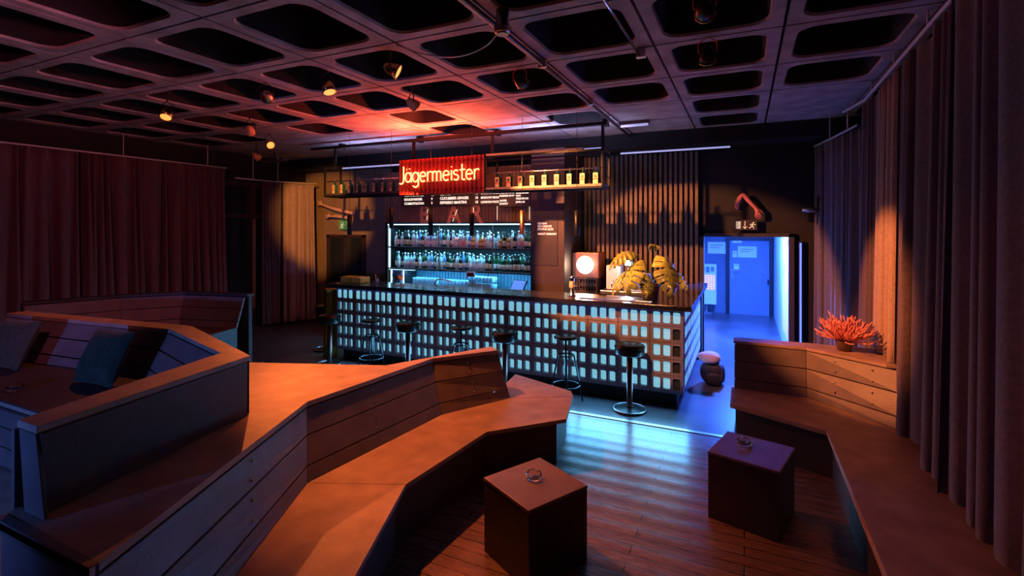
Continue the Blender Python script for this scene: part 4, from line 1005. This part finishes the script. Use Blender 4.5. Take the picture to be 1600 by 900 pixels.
# ------------------------------------------------------------ hallway things
def sheet(name, x0, x1, z0, z1, y, label, lines=3):
    root = thing(name, (x0, y, z0), label, 'notice')
    MB().box(x0, y-.004, z0, x1, y, z1).build('sheet', 'paper', root)
    b = MB()
    for k in range(lines):
        z = z1-(z1-z0)*(.3+.4*k/max(lines, 1)); b.box(x0+(x1-x0)*.15, y-.0055, z, x0+(x1-x0)*(.85-.2*(k % 2)), y-.0045, z+.012)
    b.build('writing', 'text_black', root)
sheet('notice', -.86, -.43, 1.52, 1.82, 13.845, 'white notice on the hallway wall left of the blue door', 2)
sheet('notice', -.15, .28, 1.44, 1.72, 13.795, 'wide white notice on the blue door', 2)
sheet('notice', -.27, -.17, 1.44, 1.60, 13.795, 'small narrow notice on the blue door beside the wide one', 2)
sheet('notice', -.24, -.12, .98+.15, 1.27, 13.795, 'small sticker above the handle of the blue door', 1)
ex = thing('hall_exit_sign', (.0, 9.5, 2.0), 'small lit sign above the blue door at the end of the hallway', 'sign')
MB().box(-.13, 13.80, 1.955, .18, 13.84, 2.03).build('sign_face', 'sign_white', ex)
vm = thing('vending_machine', (-.85, 13.7, .25), 'pale wall vending machine with rows of orange-lit buttons in the hallway', 'vending machine')
MB().box(-1.15, 13.55, .45, -.64, 13.84, 1.26).build('cabinet', 'white', vm, bevel=.01)
MB().box(-1.15, 13.5, .25, -.64, 13.84, .45).build('lower_box', 'hall_white', vm, bevel=.01)
kb = MB()
for i in range(5):
    for j in range(7): kb.box(-.98+i*.065, 13.54, .62+j*.055, -.98+i*.065+.045, 13.552, .62+j*.055+.035)
kb.build('buttons', 'keys', vm)
kb = MB()
for i in range(4): kb.box(-1.1+i*.11, 13.54, 1.05+.03*(i % 2), -1.1+i*.11+.08, 13.552, 1.2)
kb.build('display_cards', 'door', vm)
MB().box(-1.0, 13.6, 0, -.75, 13.8, .04).box(-.9, 13.68, 0, -.86, 13.72, .3).build('stand', 'steel', vm)
# exit signs
def running_man(root, x, y, z, s, m, flip=1):
    b = MB(); f = flip
    def T(pts, r): b.tube([(x+f*u*s, y, z+v*s) for u, v in pts], r*s, 6)
    b.lathe([(.1*s, 0), (.1*s, .003)], (x+f*.12*s, y, z+.82*s), 12, Matrix.Rotation(R(90), 4, 'X'))
    T([(.05, .68), (-.08, .38)], .09); T([(-.08, .38), (.15, .22), (.10, 0)], .06); T([(-.08, .38), (-.22, .16), (-.42, .14)], .06)
    T([(.05, .66), (.28, .5), (.4, .62)], .045); T([(.05, .66), (-.2, .62), (-.3, .42)], .045)
    b.build('running_figure', m, root)
e1 = thing('exit_sign', (.02, 9.0, 2.22), 'dark exit sign with door, arrow and running figure above the blue doorway', 'exit sign')
MB().box(-.14, 8.95, 2.15, .19, 9.0, 2.32).build('sign_case', 'menu', e1, bevel=.004)
MB().box(-.125, 8.943, 2.175, -.055, 8.949, 2.295).build('door_symbol', 'sign_white', e1)
MB().tube([(.01, 8.945, 2.30), (.01, 8.945, 2.18)], .006, 6).tube([(-.02, 8.945, 2.21), (.01, 8.945, 2.175), (.04, 8.945, 2.21)], .006, 6).build('arrow_symbol', 'sign_white', e1)
running_man(e1, .12, 8.945, 2.175, .12, 'sign_white')
e2 = thing('exit_sign', (-8.7, 9.05, 2.15), 'small green exit sign on the tan wall beneath the reaching arm', 'exit sign')
MB().box(-8.80, 9.04, 2.14, -8.58, 9.09, 2.36).build('sign_case', 'sign_green', e2, bevel=.003)
running_man(e2, -8.69, 9.035, 2.17, .16, 'sign_white')

# mannequin arms fixed on the walls
def arm(name, pts, rs, fingers, m, label):
    root = thing(name, pts[0], label, 'sculpture')
    def skin(part, P, Rr, edges=None, parent=root):
        off = Vector((0, 0, 0)); q = parent
        while q: off += q.location; q = q.parent
        me = bpy.data.meshes.new(part); me.from_pydata([tuple(Vector(p)-off) for p in P], edges or [(i, i+1) for i in range(len(P)-1)], [])
        o = bpy.data.objects.new(part, me); COL.objects.link(o); o.parent = parent; me.materials.append(M[m])
        md = o.modifiers.new('k', 'SKIN'); md.use_smooth_shade = True
        for i, v in enumerate(me.skin_vertices[0].data): v.radius = (Rr[i], Rr[i]*.9)
        me.skin_vertices[0].data[0].use_root = True
        sb = o.modifiers.new('u', 'SUBSURF'); sb.levels = 2; sb.render_levels = 2
        return o
    # forearm, wrist, palm and five fingers as one connected skeleton
    P = list(pts); Rr = list(rs); E = [(i, i+1) for i in range(len(P)-1)]
    wrist = len(P)-1
    for fpts in fingers:
        prev = wrist
        for i, q in enumerate(fpts):
            P.append(q); Rr.append((.013, .0095, .008, .0065)[min(i, 3)]); E.append((prev, len(P)-1)); prev = len(P)-1
    skin('arm', P, Rr, E)
def hand_fingers(w_, d, up, side, s=1.0, spread=1.0):
    # w_: wrist, d: pointing direction, up: back of the hand, side: towards the thumb
    w_, d, up, side = Vector(w_), Vector(d).normalized(), Vector(up).normalized(), Vector(side).normalized(); out = []
    for k, (o, L_) in enumerate(((.034, .072), (.012, .082), (-.010, .076), (-.031, .06))):
        a = o*5*spread; dd = (d+side*a).normalized()
        out.append([w_+d*.085*s+side*o*s, w_+d*.085*s+side*o*s+dd*L_*.5*s, w_+d*.085*s+side*o*s+dd*L_*.8*s-up*.012*s, w_+d*.085*s+side*o*s+dd*L_*s*1.02-up*.03*s])
    out.append([w_+d*.028*s+side*.035*s, w_+d*.06*s+side*.062*s-up*.01*s, w_+d*.088*s+side*.072*s-up*.016*s])
    return out
w1 = (-9.24, 8.95, 2.74)
arm('arm_sculpture', [(-8.3, 9.05, 2.52), (-8.5, 8.99, 2.56), (-8.8, 8.96, 2.62), (-9.07, 8.95, 2.69), w1, (-9.32, 8.95, 2.76)], [.05, .055, .05, .036, .028, .034], hand_fingers(w1, (-1, 0, .25), (0, -1, 0), (.2, 0, 1), 1.35, 1.6), 'skin', 'pale mannequin arm with spread fingers reaching left on the tan wall')
w2 = (-8.95, 8.92, 2.46)
arm('arm_sculpture', [(-8.42, 9.05, 2.40), (-8.6, 8.96, 2.44), (-8.78, 8.93, 2.46), w2, (-9.02, 8.92, 2.46)], [.045, .048, .04, .027, .03], hand_fingers(w2, (-1, 0, -.05), (0, -1, 0), (0, 0, 1), 1.2, .6), 'skin', 'shorter mannequin forearm below the reaching arm on the tan wall')
w3 = (.17, 8.93, 2.50)
arm('arm_sculpture', [(-.10, 9.05, 2.50), (-.11, 8.95, 2.62), (-.02, 8.93, 2.74), (.07, 8.93, 2.62), w3, (.19, 8.93, 2.46)], [.045, .045, .042, .036, .026, .03], hand_fingers(w3, (.25, 0, -1), (0, -1, 0), (1, 0, .2), 1.1, .5), 'skin_red', 'dim red bent mannequin arm on the wall above the doorway exit sign')

# wall fan and blue tube by the doorway
wf = thing('wall_fan', (.95, 8.85, 2.45), 'dark round wall fan with a metal motor beside the blue doorway', 'fan')
MB().tube([(.98, 8.75+.0, 2.45), (.80, 8.75, 2.47)], .035, 14).build('motor', 'steel', wf)
c_ = Vector((1.0, 8.75, 2.45)); g = MB()
for rr in (.08, .14, .2, .24): g.tube([c_+Vector((.02, rr*math.cos(a*.2618), rr*math.sin(a*.2618))) for a in range(24)], .003, 5, True)
for k in range(16): g.tube([c_+Vector((.02, .04*math.cos(k*.3927), .04*math.sin(k*.3927))), c_+Vector((.02, .24*math.cos(k*.3927), .24*math.sin(k*.3927)))], .002, 4)
g.build('guard', 'steel', wf)
for k in range(4):
    a = k*math.pi/2+.3; e1_ = Vector((0, math.cos(a), math.sin(a))); e2_ = Vector((.25, -math.sin(a), math.cos(a))).normalized()
    MB().loft([c_+e1_*.03-e2_*.02, c_+e1_*.03+e2_*.02, c_+e1_*.2+e2_*.06, c_+e1_*.21-e2_*.05], [p+Vector((.004, 0, 0)) for p in (c_+e1_*.03-e2_*.02, c_+e1_*.03+e2_*.02, c_+e1_*.2+e2_*.06, c_+e1_*.21-e2_*.05)]).build('blade', 'black_metal', wf)
MB().box(.9, 8.9, 2.3, 1.0, 9.1, 2.42).tube([(.95, 9.0, 2.36), (.95, 8.78, 2.45)], .015).build('bracket', 'black_metal', wf)
bt_ = thing('wall_tube_light', (.79, 9.0, 0.4), 'thin vertical blue light tube on the wall right of the doorway', 'lamp')
MB().box(.775, 9.02, .2, .835, 9.1, 1.98).build('channel', 'black', bt_)
MB().box(.79, 9.005, .2, .815, 9.02, 1.95).build('tube', 'led_blue', bt_)

# ------------------------------------------------------------ ceiling fixtures
M['red_lit_yoke'] = mat('red_lit_bracket', (.8, .16, .1), .4)  # red light falling on the brackets is put into their colour
def spot_fixture(p, target, label, lens='lens', dome='black_metal', r=.065, yoke='black_metal'):
    p = Vector(p); d = (Vector(target)-p).normalized(); q = Matrix.Translation(p)@d.to_track_quat('-Z', 'Y').to_matrix().to_4x4()
    root = thing('spotlight', p, label, 'spotlight', 'ceiling spotlights')
    MB().lathe([(r*1.0, -.075), (r*.98, -.03), (r*.8, .02), (r*.45, .055), (r*.2, .065)], (0, 0, 0), 24, q).build('housing', dome, root)
    MB().lathe([(r*.9, -.077), (r*.9, -.079)], (0, 0, 0), 24, q).build('lens', lens, root)
    MB().tube([q@Vector((r*math.cos(a*.2618), r*math.sin(a*.2618), -.078)) for a in range(24)], .006, 6, True).build('rim', 'brass', root)
    sd = q.to_3x3()@Vector((1, 0, 0)); t0 = p+Vector((0, 0, .14))
    MB().tube([p+sd*r*1.05, p+sd*r*1.15+Vector((0, 0, .08)), t0, p-sd*r*1.15+Vector((0, 0, .08)), p-sd*r*1.05], .006, 6).tube([t0, (p.x, p.y, 4.13)], .008, 6).build('yoke', yoke, root)
fx = [('orange spotlight hanging near the left ceiling edge, aimed at the middle bench', 'lens', 'dome'),
      ('orange-domed spotlight just left of the reddest ceiling panels', 'lens', 'dome'),
      ('gold-rimmed spotlight hanging in the coffer nearest the top centre', 'lens', 'brass'),
      ('tilted spotlight hanging in a coffer left of centre, aimed at the back left corner', 'lens', 'copper'),
      ('gold-rimmed spotlight facing down, between two other hanging spotlights', 'lens', 'brass'),
      ('bright spotlight near the left wall curtains with its own clamp', 'lens', 'brass')]
for (p, t, e, c, cone, bl_), (lb, ln, dm) in zip(SPOTS[:6], fx):
    spot_fixture(p, t, lb, ln, dm)
spot_fixture((-8.4, 6.5, 3.55), (-8.0, 8.5, 2), 'orange-backed spotlight farthest left near the back wall', 'lens', 'dome')
spot_fixture((-6.55, 4.96, 3.63), (-9, 8, 1), 'orange-domed spotlight above the back left stools', 'lens', 'dome')
spot_fixture(SPOTS[7][0], SPOTS[7][1], 'dark spotlight with red-lit bracket in the second coffer right of the steel conduit', 'lens', yoke='red_lit_yoke')
spot_fixture((-.24, 3.54, 3.66), (-.3, 6, 3.3), 'dark spotlight with red-lit bracket in the top coffer right of the steel conduit', 'black', yoke='red_lit_yoke')
spot_fixture((-2.05, 4.57, 3.68), (-2.1, 7, 3.4), 'dark spotlight with red-lit bracket in the coffer above the hanging rack', 'black', yoke='red_lit_yoke')
# unseen lamp bodies for the blue wash and the added purple fill
spot_fixture((-4.2, -2.22, 1.5), (-4.4, 2.1, 1.0), 'blue wash spotlight on the front wall, left', 'led_blue')
spot_fixture((-2.6, -1.0, 3.43), (1.2, 4.5, 1.6), 'unseen purple fill spotlight added behind the camera', 'led_blue')
cl = thing('conduit', (-1.75, 4, 3.75), 'long reddish conduit pipe running along the ceiling towards the bar', 'pipe')
MB().tube([(-1.70, -1.5, 3.745), (-1.76, 8.5, 3.745)], .022, 10).build('pipe', 'copper_dark', cl)
for y in (1.2, 2.8, 4.4, 6.0, 7.6): MB().box(-1.78, y, 3.72, -1.70, y+.03, 3.798).build('clamp', 'steel', cl)
dm_ = thing('ceiling_speaker', (-1.62, 3.3, 3.7), 'round metal ceiling fitting beside the conduit pipe, near the top of the picture', 'ceiling fitting')
MB().lathe([(.04, -.07), (.06, -.06), (.065, -.02), (.05, .0), (.05, .1)], (-1.62, 3.3, 3.70), 20).build('body', 'steel', dm_)
MB().lathe([(.045, -.072), (.045, -.078)], (-1.62, 3.3, 3.70), 20).build('grille', 'copper', dm_)
fl_ = thing('fluorescent_fitting', (-1.5, 7.58, 3.74), 'small pale strip light on the ceiling right of the hanging rack', 'lamp')
MB().box(-1.72, 7.52, 3.75, -1.28, 7.64, 3.80).build('housing', 'copper_dark', fl_, bevel=.004)
MB().tube([(-1.70, 7.56, 3.735), (-1.30, 7.56, 3.735)], .02, 10).build('tube', 'tube_lilac', fl_)
cb = thing('steel_conduit', (-.9, 3.5, 3.75), 'thin bright steel conduit at the top of the ceiling, right of centre', 'pipe')
MB().tube([(-.87, 2.2, 3.74), (-.86, 3.4, 3.74), (-.85, 4.52, 3.74)], .011, 8).build('pipe', 'chrome', cb)
MB().box(-.88, 4.5, 3.72, -.80, 4.56, 3.8).build('clamp', 'steel', cb)
rt = thing('long_tube_light', (-1.1, 8.5, 3.5), 'long thin lilac tube fixed high on the beam right of the rack', 'lamp')
MB().tube([(-1.92, 8.5, 3.46), (-.2, 8.5, 3.46)], .014, 8).build('tube', 'tube_lilac', rt)
MB().box(-1.9, 8.5, 3.47, -.25, 8.56, 3.5).build('channel', 'black', rt)
cw = thing('ceiling_cable', (-3, 3, 3.7), 'loose dark cable sagging under a ceiling coffer beside the round fitting', 'cable')
MB().tube(smooth_path([(-2.75, 3.5, 3.79), (-2.5, 3.62, 3.70), (-2.2, 3.66, 3.66), (-1.95, 3.66, 3.71), (-1.8, 3.6, 3.79)], 6), .006, 6).build('cable_run', 'cap_silver', cw)
sd_ = thing('smoke_detector', (-8.9, 7.6, 3.6), 'small white fitting on the ceiling above the back left corner', 'detector')
MB().box(-9.4, 7.45, 3.60, -8.75, 7.52, 3.63).lathe([(.04, 0), (.05, .03), (.03, .05)], (-8.8, 7.48, 3.6), 14).build('body', 'steel', sd_)
MB().tube([(-9.1, 7.48, 3.62), (-9.1, 7.48, 3.8)], .01, 6).build('rod', 'black_metal', sd_)
